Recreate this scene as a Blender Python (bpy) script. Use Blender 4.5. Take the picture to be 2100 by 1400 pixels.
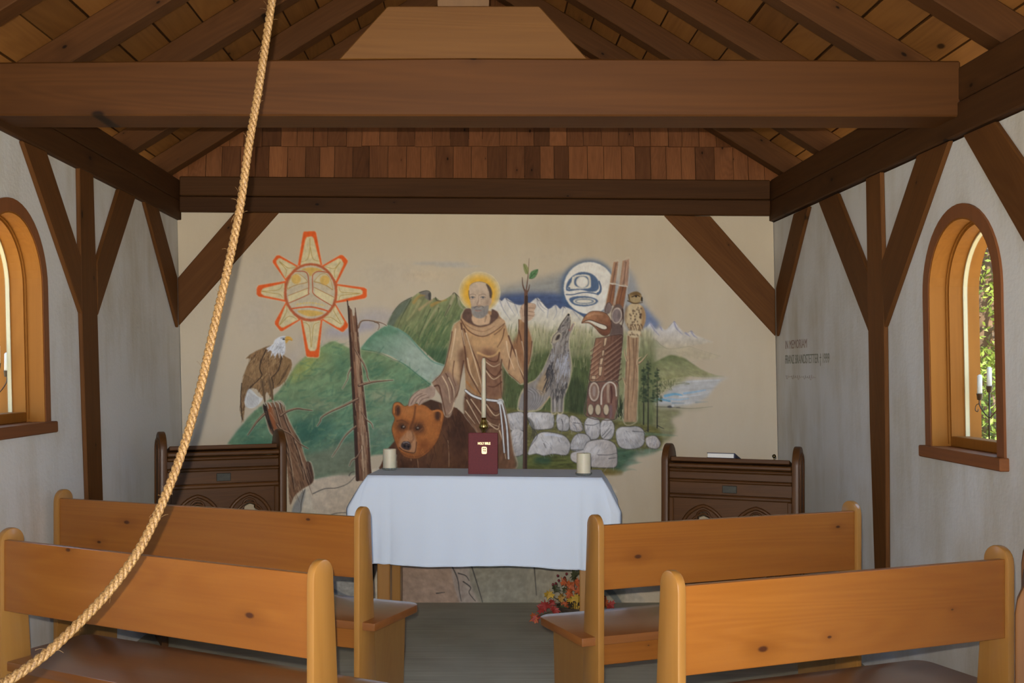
import bpy, bmesh, math, random
import numpy as np
from mathutils import Vector, Matrix
from mathutils.geometry import tessellate_polygon

for o in list(bpy.data.objects):
    bpy.data.objects.remove(o, do_unlink=True)
scene = bpy.context.scene
COL = scene.collection

# ------------------------------------------------------------------ camera
EYE = 1.40            # eye height (m)
F, CX, CY = 2200.0, 975.0, 760.0   # focal length and principal point of the 2100x1400 frame
YB = 6.484            # distance of the altar wall
S = YB / F
cam_d = bpy.data.cameras.new('camera'); cam = bpy.data.objects.new('camera', cam_d); COL.objects.link(cam)
cam.location = (0, 0, EYE); cam.rotation_euler = (math.pi / 2, 0, 0)
cam_d.sensor_width = 36.0; cam_d.lens = 36.0 * F / 2100.0
cam_d.shift_x = (1050 - CX) / 2100.0; cam_d.shift_y = (CY - 700) / 2100.0
cam_d.clip_start = 0.05; cam_d.clip_end = 200
scene.camera = cam

# ------------------------------------------------------------------ light
world = bpy.data.worlds.new('sky'); scene.world = world; world.use_nodes = True
bg = world.node_tree.nodes['Background']
bg.inputs[0].default_value = (0.42, 0.64, 1.0, 1); bg.inputs[1].default_value = 6.8

def add_light(name, kind, energy, color, loc, rot=(0, 0, 0), **kw):
    d = bpy.data.lights.new(name, kind); d.energy = energy; d.color = color
    for k, v in kw.items(): setattr(d, k, v)
    o = bpy.data.objects.new(name, d); COL.objects.link(o); o.location = loc; o.rotation_euler = rot
    return o
sun = add_light('sun', 'SUN', 34.0, (1.0, 0.88, 0.70), (0, -8, 12), angle=0.009)
sun.rotation_euler = Vector((0.12, 0.72, -0.70)).to_track_quat('-Z', 'Y').to_euler()
# the camera's own flash, just left of and above the lens (it throws the rope's shadow on the wall)
flash = add_light('camera_flash', 'SPOT', 620.0, (1.0, 0.90, 0.76), (-0.018, 0.0, EYE + 0.045), (math.radians(91), 0, 0), shadow_soft_size=0.007, spot_size=math.radians(84), spot_blend=1.0)

vs = scene.view_settings
vs.view_transform = 'Standard'; vs.look = 'None'; vs.gamma = 1.0; vs.use_curve_mapping = False
vs.exposure = -0.22

# ------------------------------------------------------------------ helpers
def lin(c):
    c = c / 255.0
    return c / 12.92 if c <= 0.04045 else ((c + 0.055) / 1.055) ** 2.4
def srgb(r, g, b): return (lin(r), lin(g), lin(b))

def tag(o, label=None, cat=None, group=None, kind=None):
    if label: o['label'] = label
    if cat: o['category'] = cat
    if group: o['group'] = group
    if kind: o['kind'] = kind
    return o

def empty(name, loc=(0, 0, 0), rz=0.0, label=None, cat=None, group=None, kind=None):
    o = bpy.data.objects.new(name, None); COL.objects.link(o)
    o.location = loc; o.rotation_euler = (0, 0, rz); o.empty_display_size = 0.1
    return tag(o, label, cat, group, kind)

def obj_from_mesh(name, me, mat=None, parent=None, matrix=None):
    o = bpy.data.objects.new(name, me); COL.objects.link(o)
    if mat is not None and len(me.materials) == 0: me.materials.append(mat)
    if parent is not None: o.parent = parent
    if matrix is not None: o.matrix_local = matrix
    return o

def obj_from_bm(name, bm, mat=None, parent=None, matrix=None, smooth=False):
    bmesh.ops.recalc_face_normals(bm, faces=bm.faces)
    me = bpy.data.meshes.new(name); bm.to_mesh(me); bm.free()
    if smooth:
        me.polygons.foreach_set('use_smooth', [True] * len(me.polygons))
    return obj_from_mesh(name, me, mat, parent, matrix)

def smooth_by_angle(o, deg=35):
    me = o.data
    me.polygons.foreach_set('use_smooth', [True] * len(me.polygons))
    bm = bmesh.new(); bm.from_mesh(me)
    lim = math.radians(deg)
    for e in bm.edges:
        if len(e.link_faces) == 2 and e.calc_face_angle(0) > lim: e.smooth = False
    bm.to_mesh(me); bm.free()
    return o

def bm_box(bm, lo, hi, bevel=0.0, segs=1):
    x0, y0, z0 = lo; x1, y1, z1 = hi
    v = [bm.verts.new(p) for p in ((x0,y0,z0),(x1,y0,z0),(x1,y1,z0),(x0,y1,z0),(x0,y0,z1),(x1,y0,z1),(x1,y1,z1),(x0,y1,z1))]
    fs = [bm.faces.new([v[i] for i in q]) for q in ((0,3,2,1),(4,5,6,7),(0,1,5,4),(1,2,6,5),(2,3,7,6),(3,0,4,7))]
    if bevel > 0:
        es = list({e for f in fs for e in f.edges})
        bmesh.ops.bevel(bm, geom=es, offset=bevel, segments=segs, affect='EDGES', profile=0.5)
    return bm

def box(name, lo, hi, mat, parent=None, bevel=0.0, segs=1, matrix=None):
    """box whose object origin is its own centre, so that its grain texture is its own"""
    c = [(a + b) / 2 for a, b in zip(lo, hi)]
    bm = bmesh.new(); bm_box(bm, [a - k for a, k in zip(lo, c)], [b - k for b, k in zip(hi, c)], bevel, segs)
    m = Matrix.Translation(c)
    if matrix is not None: m = matrix @ m
    return obj_from_bm(name, bm, mat, parent, m)

def frame_from(xdir, ydir, origin):
    x = Vector(xdir).normalized(); y = Vector(ydir); y = (y - x * y.dot(x)).normalized(); z = x.cross(y)
    m = Matrix((( x.x, y.x, z.x, origin[0]), (x.y, y.y, z.y, origin[1]), (x.z, y.z, z.z, origin[2]), (0, 0, 0, 1)))
    return m

def prism(name, pts, depth, mat, along, parent=None, bevel=0.004, tri=False):
    """solid timber: outline pts (3-D, coplanar front face) pushed by the vector depth; local X runs along the grain"""
    pts = [Vector(p) for p in pts]; depth = Vector(depth)
    c = sum(pts, Vector()) / len(pts) + depth / 2
    M = frame_from(along, depth, c); Mi = M.inverted()
    a = [Mi @ p for p in pts]; b = [Mi @ (p + depth) for p in pts]
    bm = bmesh.new(); n = len(pts)
    va = [bm.verts.new(p) for p in a]; vb = [bm.verts.new(p) for p in b]
    bm.faces.new(va); bm.faces.new(vb[::-1])
    for i in range(n): bm.faces.new((va[i], vb[i], vb[(i+1) % n], va[(i+1) % n]))
    bmesh.ops.recalc_face_normals(bm, faces=bm.faces)
    if bevel > 0:
        bmesh.ops.bevel(bm, geom=list(bm.edges), offset=bevel, segments=1, affect='EDGES', profile=0.5)
    return obj_from_bm(name, bm, mat, parent, M)

def bm_prism2d(bm, outline, z0, z1, plane='XZ', holes=()):
    """outline (list of 2-D points) with holes, extruded along the third axis"""
    def P(p, t):
        return (p[0], t, p[1]) if plane == 'XZ' else ((t, p[0], p[1]) if plane == 'YZ' else (p[0], p[1], t))
    loops = [outline] + [h for h in holes]
    flat = [p for l in loops for p in l]
    tris = tessellate_polygon([[Vector((p[0], p[1], 0)) for p in l] for l in loops])
    va = [bm.verts.new(P(p, z0)) for p in flat]; vb = [bm.verts.new(P(p, z1)) for p in flat]
    for t in tris:
        try: bm.faces.new([va[i] for i in t]); bm.faces.new([vb[i] for i in t][::-1])
        except ValueError: pass
    k = 0
    for l in loops:
        n = len(l)
        for i in range(n):
            bm.faces.new((va[k+i], va[k+(i+1) % n], vb[k+(i+1) % n], vb[k+i]))
        k += n
    return bm

def catmull(pts, n=6, closed=False):
    P = [np.array(p, float) for p in pts]; N = len(P); out = []
    rng = range(N) if closed else range(N - 1)
    for i in rng:
        if closed: p0, p1, p2, p3 = P[(i-1) % N], P[i], P[(i+1) % N], P[(i+2) % N]
        else: p0, p1, p2, p3 = P[max(i-1, 0)], P[i], P[i+1], P[min(i+2, N-1)]
        for k in range(n):
            t = k / n
            out.append(0.5 * (2*p1 + (p2-p0)*t + (2*p0-5*p1+4*p2-p3)*t*t + (3*p1-p0-3*p2+p3)*t**3))
    if not closed: out.append(P[-1])
    return out

def bm_tube(bm, path, rad, sides=8, cap=True):
    path = [Vector(p) for p in path]; n = len(path)
    rr = rad if isinstance(rad, (list, tuple)) else [rad] * n
    up = None; rings = []
    for i, p in enumerate(path):
        t = (path[min(i+1, n-1)] - path[max(i-1, 0)]).normalized()
        if up is None:
            up = Vector((0, 0, 1)) if abs(t.z) < 0.9 else Vector((1, 0, 0))
        up = (up - t * up.dot(t)).normalized(); s = t.cross(up)
        rings.append([bm.verts.new(p + (up * math.cos(2*math.pi*k/sides) + s * math.sin(2*math.pi*k/sides)) * rr[i]) for k in range(sides)])
    for a, b in zip(rings, rings[1:]):
        for k in range(sides): bm.faces.new((a[k], a[(k+1) % sides], b[(k+1) % sides], b[k]))
    if cap:
        bm.faces.new(rings[0][::-1]); bm.faces.new(rings[-1])
    return bm

def bm_lathe(bm, prof, sides=24, center=(0, 0)):
    rings = []
    for r, z in prof:
        if r < 1e-5: rings.append([bm.verts.new((center[0], center[1], z))])
        else: rings.append([bm.verts.new((center[0] + r*math.cos(2*math.pi*k/sides), center[1] + r*math.sin(2*math.pi*k/sides), z)) for k in range(sides)])
    for a, b in zip(rings, rings[1:]):
        for k in range(sides):
            k2 = (k+1) % sides
            if len(a) == 1 and len(b) == 1: continue
            if len(a) == 1: bm.faces.new((a[0], b[k], b[k2]))
            elif len(b) == 1: bm.faces.new((a[k], a[k2], b[0]))
            else: bm.faces.new((a[k], a[k2], b[k2], b[k]))
    return bm

# where a pixel's line of sight meets the walls (used to lay out the timbers on them)
XL0, KL = -605.5 * S, 0.0234
XR0, KR = 618.0 * S, 0.020
def xl(z): return XL0 - KL * (z - EYE)
def xr(z): return XR0 - KR * (z - EYE)
def at(u, v, y): return Vector(((u - CX) * y / F, y, EYE - (v - CY) * y / F))
def on_left(u, v, off=0.0):
    a, c = (u - CX) / F, -(v - CY) / F
    return at(u, v, (XL0 + off) / (a + KL * c))
def on_right(u, v, off=0.0):
    a, c = (u - CX) / F, -(v - CY) / F
    return at(u, v, (XR0 - off) / (a + KR * c))

# ------------------------------------------------------------------ materials
def new_mat(name):
    m = bpy.data.materials.new(name); m.use_nodes = True
    nt = m.node_tree; b = nt.nodes['Principled BSDF']
    return m, nt, b
def nd(nt, kind, **kw):
    n = nt.nodes.new(kind)
    for k, v in kw.items():
        if k.startswith('i_'):
            key = k[2:]; n.inputs[int(key) if key.isdigit() else key].default_value = v
        else: setattr(n, k, v)
    return n
def ramp(nt, fac, stops, interp='LINEAR'):
    r = nt.nodes.new('ShaderNodeValToRGB'); r.color_ramp.interpolation = interp
    el = r.color_ramp.elements
    while len(el) < len(stops): el.new(0.5)
    for e, (p, c) in zip(el, stops):
        e.position = p; e.color = (c[0], c[1], c[2], 1) if hasattr(c, '__len__') else (c, c, c, 1)
    nt.links.new(fac, r.inputs[0]); return r.outputs[0]
def mixc(nt, fac, a, b, mode='MIX'):
    m = nt.nodes.new('ShaderNodeMix'); m.data_type = 'RGBA'; m.blend_type = mode
    for sock, val in ((m.inputs[0], fac), (m.inputs[6], a), (m.inputs[7], b)):
        if isinstance(val, bpy.types.NodeSocket): nt.links.new(val, sock)
        elif hasattr(val, '__len__'): sock.default_value = (val[0], val[1], val[2], 1)
        else: sock.default_value = val
    return m.outputs[2]
def math_n(nt, op, a, b=0.0, clamp=False):
    m = nt.nodes.new('ShaderNodeMath'); m.operation = op; m.use_clamp = clamp
    for sock, val in ((m.inputs[0], a), (m.inputs[1], b)):
        if isinstance(val, bpy.types.NodeSocket): nt.links.new(val, sock)
        else: sock.default_value = val
    return m.outputs[0]
def bump(nt, bsdf, height, strength=0.2, dist=0.01):
    b = nd(nt, 'ShaderNodeBump', i_Strength=strength, i_Distance=dist)
    nt.links.new(height, b.inputs['Height']); nt.links.new(b.outputs[0], bsdf.inputs['Normal'])

def plain(name, col, rough=0.6, metal=0.0, noise=0.0, nscale=20.0, coat=0.0, trans=0.0):
    m, nt, b = new_mat(name)
    b.inputs['Roughness'].default_value = rough; b.inputs['Metallic'].default_value = metal
    b.inputs['Coat Weight'].default_value = coat
    if noise > 0:
        tc = nd(nt, 'ShaderNodeTexCoord'); n = nd(nt, 'ShaderNodeTexNoise', i_Scale=nscale, i_Detail=4.0)
        nt.links.new(tc.outputs['Object'], n.inputs['Vector'])
        c = ramp(nt, n.outputs[0], [(0.25, [k * (1 - noise) for k in col]), (0.75, [min(1, k * (1 + noise)) for k in col])])
        nt.links.new(c, b.inputs['Base Color'])
    else: b.inputs['Base Color'].default_value = (*col, 1)
    return m

def wood(name, c1, c2, axis='X', scale=1.0, rough=0.5, knots=0.0, coat=0.0, var=0.15, contrast=1.0, bmp=0.15, cknot=None, coords='Object', flat='Y', spec=0.5):
    m, nt, b = new_mat(name)
    tc = nd(nt, 'ShaderNodeTexCoord'); oi = nd(nt, 'ShaderNodeObjectInfo')
    off = nd(nt, 'ShaderNodeVectorMath', operation='SCALE'); off.inputs[0].default_value = (13.1, 7.7, 9.3)
    nt.links.new(oi.outputs['Random'], off.inputs['Scale'])
    add = nd(nt, 'ShaderNodeVectorMath', operation='ADD')
    nt.links.new(tc.outputs[coords], add.inputs[0]); nt.links.new(off.outputs[0], add.inputs[1])
    def mapped(along, across):
        sc = [across * scale] * 3; sc['XYZ'.index(axis)] = along * scale
        mp = nd(nt, 'ShaderNodeMapping'); mp.inputs['Scale'].default_value = sc
        nt.links.new(add.outputs[0], mp.inputs['Vector']); return mp.outputs[0]
    n1 = nd(nt, 'ShaderNodeTexNoise', i_Scale=1.0, i_Detail=4.0, i_Roughness=0.55, i_Distortion=0.8)
    nt.links.new(mapped(0.45, 5.0), n1.inputs['Vector'])
    wv = nd(nt, 'ShaderNodeTexNoise', i_Scale=1.0, i_Detail=2.0, i_Distortion=1.5)
    nt.links.new(mapped(0.30, 3.6), wv.inputs['Vector'])
    rings = math_n(nt, 'SINE', math_n(nt, 'MULTIPLY', wv.outputs[0], 110.0))
    rings = math_n(nt, 'MULTIPLY_ADD', rings, 0.5); nt.nodes[-1].inputs[2].default_value = 0.5
    fine = nd(nt, 'ShaderNodeTexNoise', i_Scale=1.0, i_Detail=3.0)
    nt.links.new(mapped(4.0, 120.0), fine.inputs['Vector'])
    f = math_n(nt, 'ADD', math_n(nt, 'MULTIPLY', n1.outputs[0], 0.62), math_n(nt, 'MULTIPLY', rings, 0.085 * contrast))
    f = math_n(nt, 'ADD', f, math_n(nt, 'MULTIPLY', fine.outputs[0], 0.22))
    col = ramp(nt, f, [(0.30, c1), (0.72, c2)])
    if knots > 0:
        sp = nd(nt, 'ShaderNodeSeparateXYZ'); nt.links.new(mapped(2.2 * knots, 4.2 * knots), sp.inputs[0])
        cb = nd(nt, 'ShaderNodeCombineXYZ'); a_, b_ = [i for i in range(3) if i != 'XYZ'.index(flat)]
        nt.links.new(sp.outputs[a_], cb.inputs[0]); nt.links.new(sp.outputs[b_], cb.inputs[1])
        vo = nd(nt, 'ShaderNodeTexVoronoi', voronoi_dimensions='2D', i_Scale=1.0); nt.links.new(cb.outputs[0], vo.inputs['Vector'])
        sc = nd(nt, 'ShaderNodeSeparateColor'); nt.links.new(vo.outputs['Color'], sc.inputs[0])
        dist = math_n(nt, 'DIVIDE', vo.outputs['Distance'], math_n(nt, 'MULTIPLY_ADD', sc.outputs[0], 0.9)); nt.nodes[-2].inputs[2].default_value = 0.12
        k1 = ramp(nt, dist, [(0.020, 1.0), (0.036, 0.0)])
        k2 = ramp(nt, dist, [(0.03, 0.45), (0.16, 0.0)])
        ck = cknot or [k * 0.25 for k in c2]
        col = mixc(nt, k2, col, [k * 0.75 for k in c2]); col = mixc(nt, k1, col, ck)
    hv = nd(nt, 'ShaderNodeHueSaturation')
    v = math_n(nt, 'MULTIPLY_ADD', oi.outputs['Random'], 2 * var); nt.nodes[-1].inputs[2].default_value = 1 - var
    nt.links.new(v, hv.inputs['Value']); nt.links.new(col, hv.inputs['Color'])
    nt.links.new(hv.outputs[0], b.inputs['Base Color'])
    b.inputs['Roughness'].default_value = rough; b.inputs['Coat Weight'].default_value = coat; b.inputs['Coat Roughness'].default_value = 0.18
    b.inputs['Specular IOR Level'].default_value = spec
    if bmp > 0: bump(nt, b, f, bmp, 0.004)
    return m

def plaster_color(nt, base, warm, amount=0.5):
    """lime plaster: cloudy, with faint tan vertical washes; laid out in room coordinates"""
    g = nd(nt, 'ShaderNodeNewGeometry')
    n1 = nd(nt, 'ShaderNodeTexNoise', i_Scale=1.3, i_Detail=4.0, i_Roughness=0.6); nt.links.new(g.outputs['Position'], n1.inputs['Vector'])
    mp = nd(nt, 'ShaderNodeMapping'); mp.inputs['Scale'].default_value = (5.5, 5.5, 1.3); nt.links.new(g.outputs['Position'], mp.inputs['Vector'])
    n2 = nd(nt, 'ShaderNodeTexNoise', i_Scale=1.0, i_Detail=5.0, i_Roughness=0.6); nt.links.new(mp.outputs[0], n2.inputs['Vector'])
    f = math_n(nt, 'MULTIPLY', n1.outputs[0], n2.outputs[0])
    f = ramp(nt, f, [(0.20, 0.0), (0.42, 1.0)])
    f = math_n(nt, 'MULTIPLY', f, amount)
    n3 = nd(nt, 'ShaderNodeTexNoise', i_Scale=60.0, i_Detail=4.0); nt.links.new(g.outputs['Position'], n3.inputs['Vector'])
    return mixc(nt, f, base, warm), n3.outputs[0]

WALL_BACK = (0.655, 0.565, 0.425)
def plaster(name, base, warm, amount):
    m, nt, b = new_mat(name)
    c, h = plaster_color(nt, base, warm, amount)
    nt.links.new(c, b.inputs['Base Color']); b.inputs['Roughness'].default_value = 0.9; b.inputs['Specular IOR Level'].default_value = 0.2
    bump(nt, b, h, 0.25, 0.006); return m

M = {}
M['plaster_side'] = plaster('pale plaster', (0.65, 0.645, 0.625), (0.48, 0.435, 0.345), 0.85)
M['plaster_back'] = plaster('cream plaster', WALL_BACK, (0.585, 0.485, 0.34), 0.6)
DK1, DK2 = (0.078, 0.032, 0.0098), (0.042, 0.016, 0.005)
M['beam'] = wood('dark stained beam', DK1, DK2, 'X', 0.8, 0.65, knots=0.8, var=0.10, spec=0.15)
M['brace'] = wood('brown stained brace', (0.1443, 0.0565, 0.0148), (0.0804, 0.0299, 0.0075), 'X', 1.0, 0.65, knots=0.7, var=0.10, spec=0.15)
M['rafter'] = wood('brown rafter', (0.1018, 0.0408, 0.0128), (0.0589, 0.0226, 0.0071), 'X', 1.0, 0.65, knots=0.9, var=0.12, spec=0.15)
M['tie'] = wood('tie beam wood', (0.1061, 0.0385, 0.0077), (0.0582, 0.0197, 0.0037), 'X', 0.7, 0.6, knots=0.7, var=0.0, spec=0.2)
M['block'] = wood('fresh cedar', (0.1618, 0.0708, 0.0149), (0.1079, 0.0433, 0.0084), 'X', 0.8, 0.55, knots=0.6, var=0.05, spec=0.25)
M['board'] = wood('roof board', (0.2728, 0.1188, 0.0317), (0.1584, 0.0634, 0.0167), 'Y', 0.7, 0.65, knots=0.6, var=0.22, flat='Z', spec=0.15)
M['shingle'] = wood('cedar shingle', (0.2167, 0.0831, 0.0303), (0.1011, 0.0361, 0.0130), 'Z', 1.2, 0.65, knots=0.9, var=0.45, spec=0.15)
M['fir'] = wood('varnished fir', (0.2820, 0.1027, 0.0163), (0.1952, 0.0592, 0.0077), 'X', 0.9, 0.32, knots=1.0, coat=0.2, var=0.05, cknot=(0.06, 0.018, 0.006), bmp=0.03)
M['fir_seat'] = wood('varnished fir seat', (0.1949, 0.0696, 0.0167), (0.1439, 0.0464, 0.0102), 'X', 0.9, 0.28, knots=0.0, coat=0.5, var=0.05, bmp=0.02)
M['stile'] = wood('pale varnished fir', (0.3199, 0.1557, 0.0363), (0.2580, 0.1144, 0.0235), 'Z', 0.9, 0.32, knots=0.0, coat=0.2, var=0.05, bmp=0.03)
M['end'] = wood('knotty pale fir', (0.2416, 0.1274, 0.0373), (0.1845, 0.0835, 0.0211), 'Z', 0.9, 0.35, knots=1.2, coat=0.2, var=0.06, bmp=0.03, flat='X')
M['winwood'] = wood('window fir', (0.265, 0.100, 0.0145), (0.20, 0.070, 0.009), 'Z', 0.8, 0.6, knots=0.0, var=0.05, spec=0.12)
M['casing'] = wood('stained casing', (0.2250, 0.0792, 0.0252), (0.1485, 0.0495, 0.0153), 'Z', 0.8, 0.5, var=0.05, spec=0.25)
M['sill'] = wood('stained sill', (0.2160, 0.0756, 0.0234), (0.1395, 0.0468, 0.0144), 'Y', 0.8, 0.5, var=0.05, spec=0.25)
M['oak'] = wood('dark oak', (0.1062, 0.0425, 0.0110), (0.0493, 0.0187, 0.0051), 'X', 1.6, 0.45, knots=0.0, coat=0.05, var=0.05, spec=0.25)
M['oak_z'] = wood('dark oak upright', (0.1062, 0.0425, 0.0110), (0.0493, 0.0187, 0.0051), 'Z', 1.6, 0.45, knots=0.0, coat=0.05, var=0.05, spec=0.25)
# ------------------------------------------------------------------ the room
FRONT = -0.75
ZP_B, ZP_T = 2.337, 2.552           # wall plate
TP = 0.62                           # roof pitch
XP = 1.805
# floor: brushed grey-green boards / concrete
mf, nt, b = new_mat('brushed floor')
g = nd(nt, 'ShaderNodeNewGeometry'); mp = nd(nt, 'ShaderNodeMapping'); mp.inputs['Scale'].default_value = (1.2, 70.0, 1.0)
nt.links.new(g.outputs['Position'], mp.inputs['Vector'])
n1 = nd(nt, 'ShaderNodeTexNoise', i_Scale=1.0, i_Detail=5.0, i_Roughness=0.65); nt.links.new(mp.outputs[0], n1.inputs['Vector'])
n2 = nd(nt, 'ShaderNodeTexNoise', i_Scale=3.0, i_Detail=6.0); nt.links.new(g.outputs['Position'], n2.inputs['Vector'])
f = math_n(nt, 'ADD', math_n(nt, 'MULTIPLY', n1.outputs[0], 0.6), math_n(nt, 'MULTIPLY', n2.outputs[0], 0.4))
nt.links.new(ramp(nt, f, [(0.35, (0.27, 0.258, 0.200)), (0.65, (0.43, 0.415, 0.335))]), b.inputs['Base Color'])
b.inputs['Roughness'].default_value = 0.75; bump(nt, b, n1.outputs[0], 0.3, 0.004)
M['floor'] = mf
tag(box('floor', (-2.2, FRONT - 0.6, -0.12), (2.2, YB + 0.25, 0.0), M['floor']), 'grey brushed concrete floor of the chapel', kind='structure')

# altar wall (plaster) and gable
bm = bmesh.new(); bm_prism2d(bm, [(xl(0) + 0.004, 0.0), (xr(0) - 0.004, 0.0), (xr(2.3) - 0.004, 2.298), (1.776, 2.305), (1.776, 2.334), (-1.778, 2.358), (-1.778, 2.312), (xl(2.3) + 0.004, 2.310)], YB, YB + 0.2, 'XZ')
wall_back = tag(obj_from_bm('wall_back', bm, M['plaster_back']), 'cream plastered end wall carrying the painted scene', kind='structure')

tag(box('wall_light_stop', (-2.05, YB + 0.055, 2.36), (2.05, YB + 0.2, ZP_T + 0.03), M['beam']), 'unseen filler added behind the end plate to stop light leaks', kind='structure')  # unseen box, added to stop daylight leaking in around the end plate
tag(box('wall_gap_cover', (-2.1, YB + 0.202, 0.0), (2.1, YB + 0.24, 2.36), M['beam']), 'unseen sheet added behind the end wall to stop light leaks', kind='structure')  # unseen sheet, added to keep daylight out of the open corner gaps
def arch(cy, half, z0, zs, n=24):
    """outline of an arched opening in (y, z): straight sides from z0 to the spring line zs, half-round top"""
    pts = [(cy - half, z0), (cy + half, z0)]
    for k in range(n + 1):
        a = math.pi * k / n
        pts.append((cy + half * math.cos(a), zs + half * math.sin(a)))
    return pts
T = 0.20
WIN = {'right': dict(cy=4.012, half=0.271, z0=1.10, zs=1.70), 'left': dict(cy=4.155, half=0.271, z0=1.19, zs=1.745)}
def side_wall(side):
    w = WIN[side]; sx = 1 if side == 'right' else -1
    X = xr if side == 'right' else xl
    ztop = {'left': 2.312, 'right': 2.20}[side]
    ztop2 = {'left': 2.312, 'right': 2.298}[side]
    outline = [(FRONT, 0.0), (YB + 0.2, 0.0), (YB + 0.2, ztop2), (FRONT, ztop)]
    hole = arch(w['cy'], w['half'] + 0.012, w['z0'] - 0.012, w['zs'])
    bm = bmesh.new(); bm_prism2d(bm, outline, 0.0, 1.0, 'YZ', [hole])
    for v in bm.verts: v.co.x = X(v.co.z) + sx * T * v.co.x
    return tag(obj_from_bm('wall_' + side, bm, M['plaster_side']), 'pale plastered side wall with an arched window', kind='structure')
side_wall('left'); side_wall('right')

# front wall behind the camera with its open doorway
bm = bmesh.new()
bm_prism2d(bm, [(-2.05, 0.0), (-1.30, 0.0), (-1.30, 2.35), (1.30, 2.35), (1.30, 0.0), (2.05, 0.0), (2.05, ZP_T), (-2.05, ZP_T)], FRONT - 0.2, FRONT, 'XZ')
tag(obj_from_bm('wall_front', bm, M['plaster_side']), 'pale plastered front wall with an open doorway', kind='structure')

# ------------------------------------------------------------------ windows
def ring(cy, half_out, half_in, z0, zs, n=24):
    a = [(cy + half_out * math.cos(math.pi * k / n), zs + half_out * math.sin(math.pi * k / n)) for k in range(n + 1)]
    b_ = [(cy + half_in * math.cos(math.pi * k / n), zs + half_in * math.sin(math.pi * k / n)) for k in range(n + 1)]
    return [(cy + half_out, z0)] + a + [(cy - half_out, z0), (cy - half_in, z0)] + b_[::-1] + [(cy + half_in, z0)]
mg, nt, b = new_mat('window glass')
out = nt.nodes['Material Output']; nt.nodes.remove(b)
lw = nd(nt, 'ShaderNodeLayerWeight', i_Blend=0.5); fr_ = math_n(nt, 'POWER', lw.outputs['Facing'], 5.0); fr_ = math_n(nt, 'MULTIPLY_ADD', fr_, 0.9); nt.nodes[-1].inputs[2].default_value = 0.04; tr = nd(nt, 'ShaderNodeBsdfTransparent', i_Color=(0.95, 0.97, 0.96, 1)); gl = nd(nt, 'ShaderNodeBsdfGlossy', i_Roughness=0.02)
mx = nt.nodes.new('ShaderNodeMixShader'); nt.links.new(fr_, mx.inputs[0]); nt.links.new(tr.outputs[0], mx.inputs[1]); nt.links.new(gl.outputs[0], mx.inputs[2]); nt.links.new(mx.outputs[0], out.inputs[0])
M['glass'] = mg
def window(name, side):
    w = WIN[side]; sx = 1 if side == 'right' else -1; X = xr if side == 'right' else xl
    cy, h, z0, zs = w['cy'], w['half'], w['z0'], w['zs']; xw = X(1.55)
    root = empty(name, (xw, cy, z0), 0, 'arched fir window with stained casing in the %s plaster wall' % ('memorial-lettered' if side == 'right' else 'unlettered'), kind='structure')
    def lean(bm):
        for v in bm.verts: v.co.x += X(v.co.z + z0) - xw
    def part(nm, outline, d0, d1, mat, bevel=0):
        bm = bmesh.new(); bm_prism2d(bm, [(p[0] - cy, p[1] - z0) for p in outline], sx * d0, sx * d1, 'YZ')
        lean(bm)
        return obj_from_bm(nm, bm, mat, root)
    part('casing', ring(cy, h + 0.052, h, z0, zs), -0.009, 0.004, M['casing'])
    part('lining', ring(cy, h + 0.014, h - 0.006, z0, zs), -0.006, T - 0.008, M['winwood'])
    part('inner_stop', ring(cy, h - 0.004, h - 0.012, z0 + 0.01, zs), 0.058, 0.066, M['winwood'])
    part('sash', ring(cy, h - 0.004, h - 0.020, z0 + 0.03, zs), 0.066, 0.122, M['winwood'])
    part('glazing_bead', ring(cy, h - 0.018, h - 0.026, z0 + 0.04, zs), 0.120, 0.136, M['bead'])
    part('pane', arch(cy, h - 0.020, z0 + 0.02, zs), 0.126, 0.130, M['glass'])
    bm = bmesh.new(); bm_box(bm, (sx * 0.066 if sx > 0 else -0.136, -h + 0.01, 0.0), (0.136 if sx > 0 else -0.066, h - 0.01, 0.040), 0.003); lean(bm); obj_from_bm('sash_bottom_rail', bm, M['winwood'], root)
    # stool: a board through the wall whose horns overlap the casing
    bm = bmesh.new(); bm_box(bm, (-0.032, -h - 0.068, -0.046), (0.004, h + 0.068, 0.0), 0.004); bm_box(bm, (0.0, -h - 0.01, -0.03), (T + 0.03, h + 0.01, 0.0))
    for v in bm.verts: v.co.x *= sx
    lean(bm)
    obj_from_bm('sill', bm, M['sill'], root)
    return root
M['bead'] = plain('pale glazing bead', (0.45, 0.38, 0.22), 0.4)
win_r = window('window_1', 'right'); win_l = window('window_2', 'left')

# ------------------------------------------------------------------ wall plates (two stacked timbers each)
def plate(name, label, p0, p1, inward, split=0.48, h=ZP_T - ZP_B, thick=0.13):
    """p0,p1: lower inner edge line; inward: unit vector into the room"""
    p0, p1 = Vector(p0), Vector(p1); inward = Vector(inward); up = Vector((0, 0, 1))
    root = empty(name, p0, 0, label, 'beam', 'wall plates')
    for nm, z0, z1, o in (('lower_timber', 0.0, h * split - 0.002, 0.0), ('upper_timber', h * split + 0.002, h, -0.004)):
        q = [p0 + up * z0 + inward * o, p1 + up * z0 + inward * o, p1 + up * z1 + inward * o, p0 + up * z1 + inward * o]
        q = [a - p0 for a in q]
        prism(nm, q, -inward * thick, M['beam'], p1 - p0, root, 0.006)
    return root
pr = 0.024
plate('wall_plate', 'dark timber plate along the top of the wall opposite the painted lettering', (xl(2.4) + pr, FRONT - 0.5, 2.312), (xl(2.4) + pr, YB + 0.033, 2.312), (1, 0, 0), 0.48, 0.243)
plate('wall_plate', 'dark timber plate along the top of the wall with the painted lettering', (xr(2.4) - pr, FRONT - 0.5, 2.200), (xr(2.4) - pr, YB + 0.033, 2.303), (-1, 0, 0), 0.50, 0.250)
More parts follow.
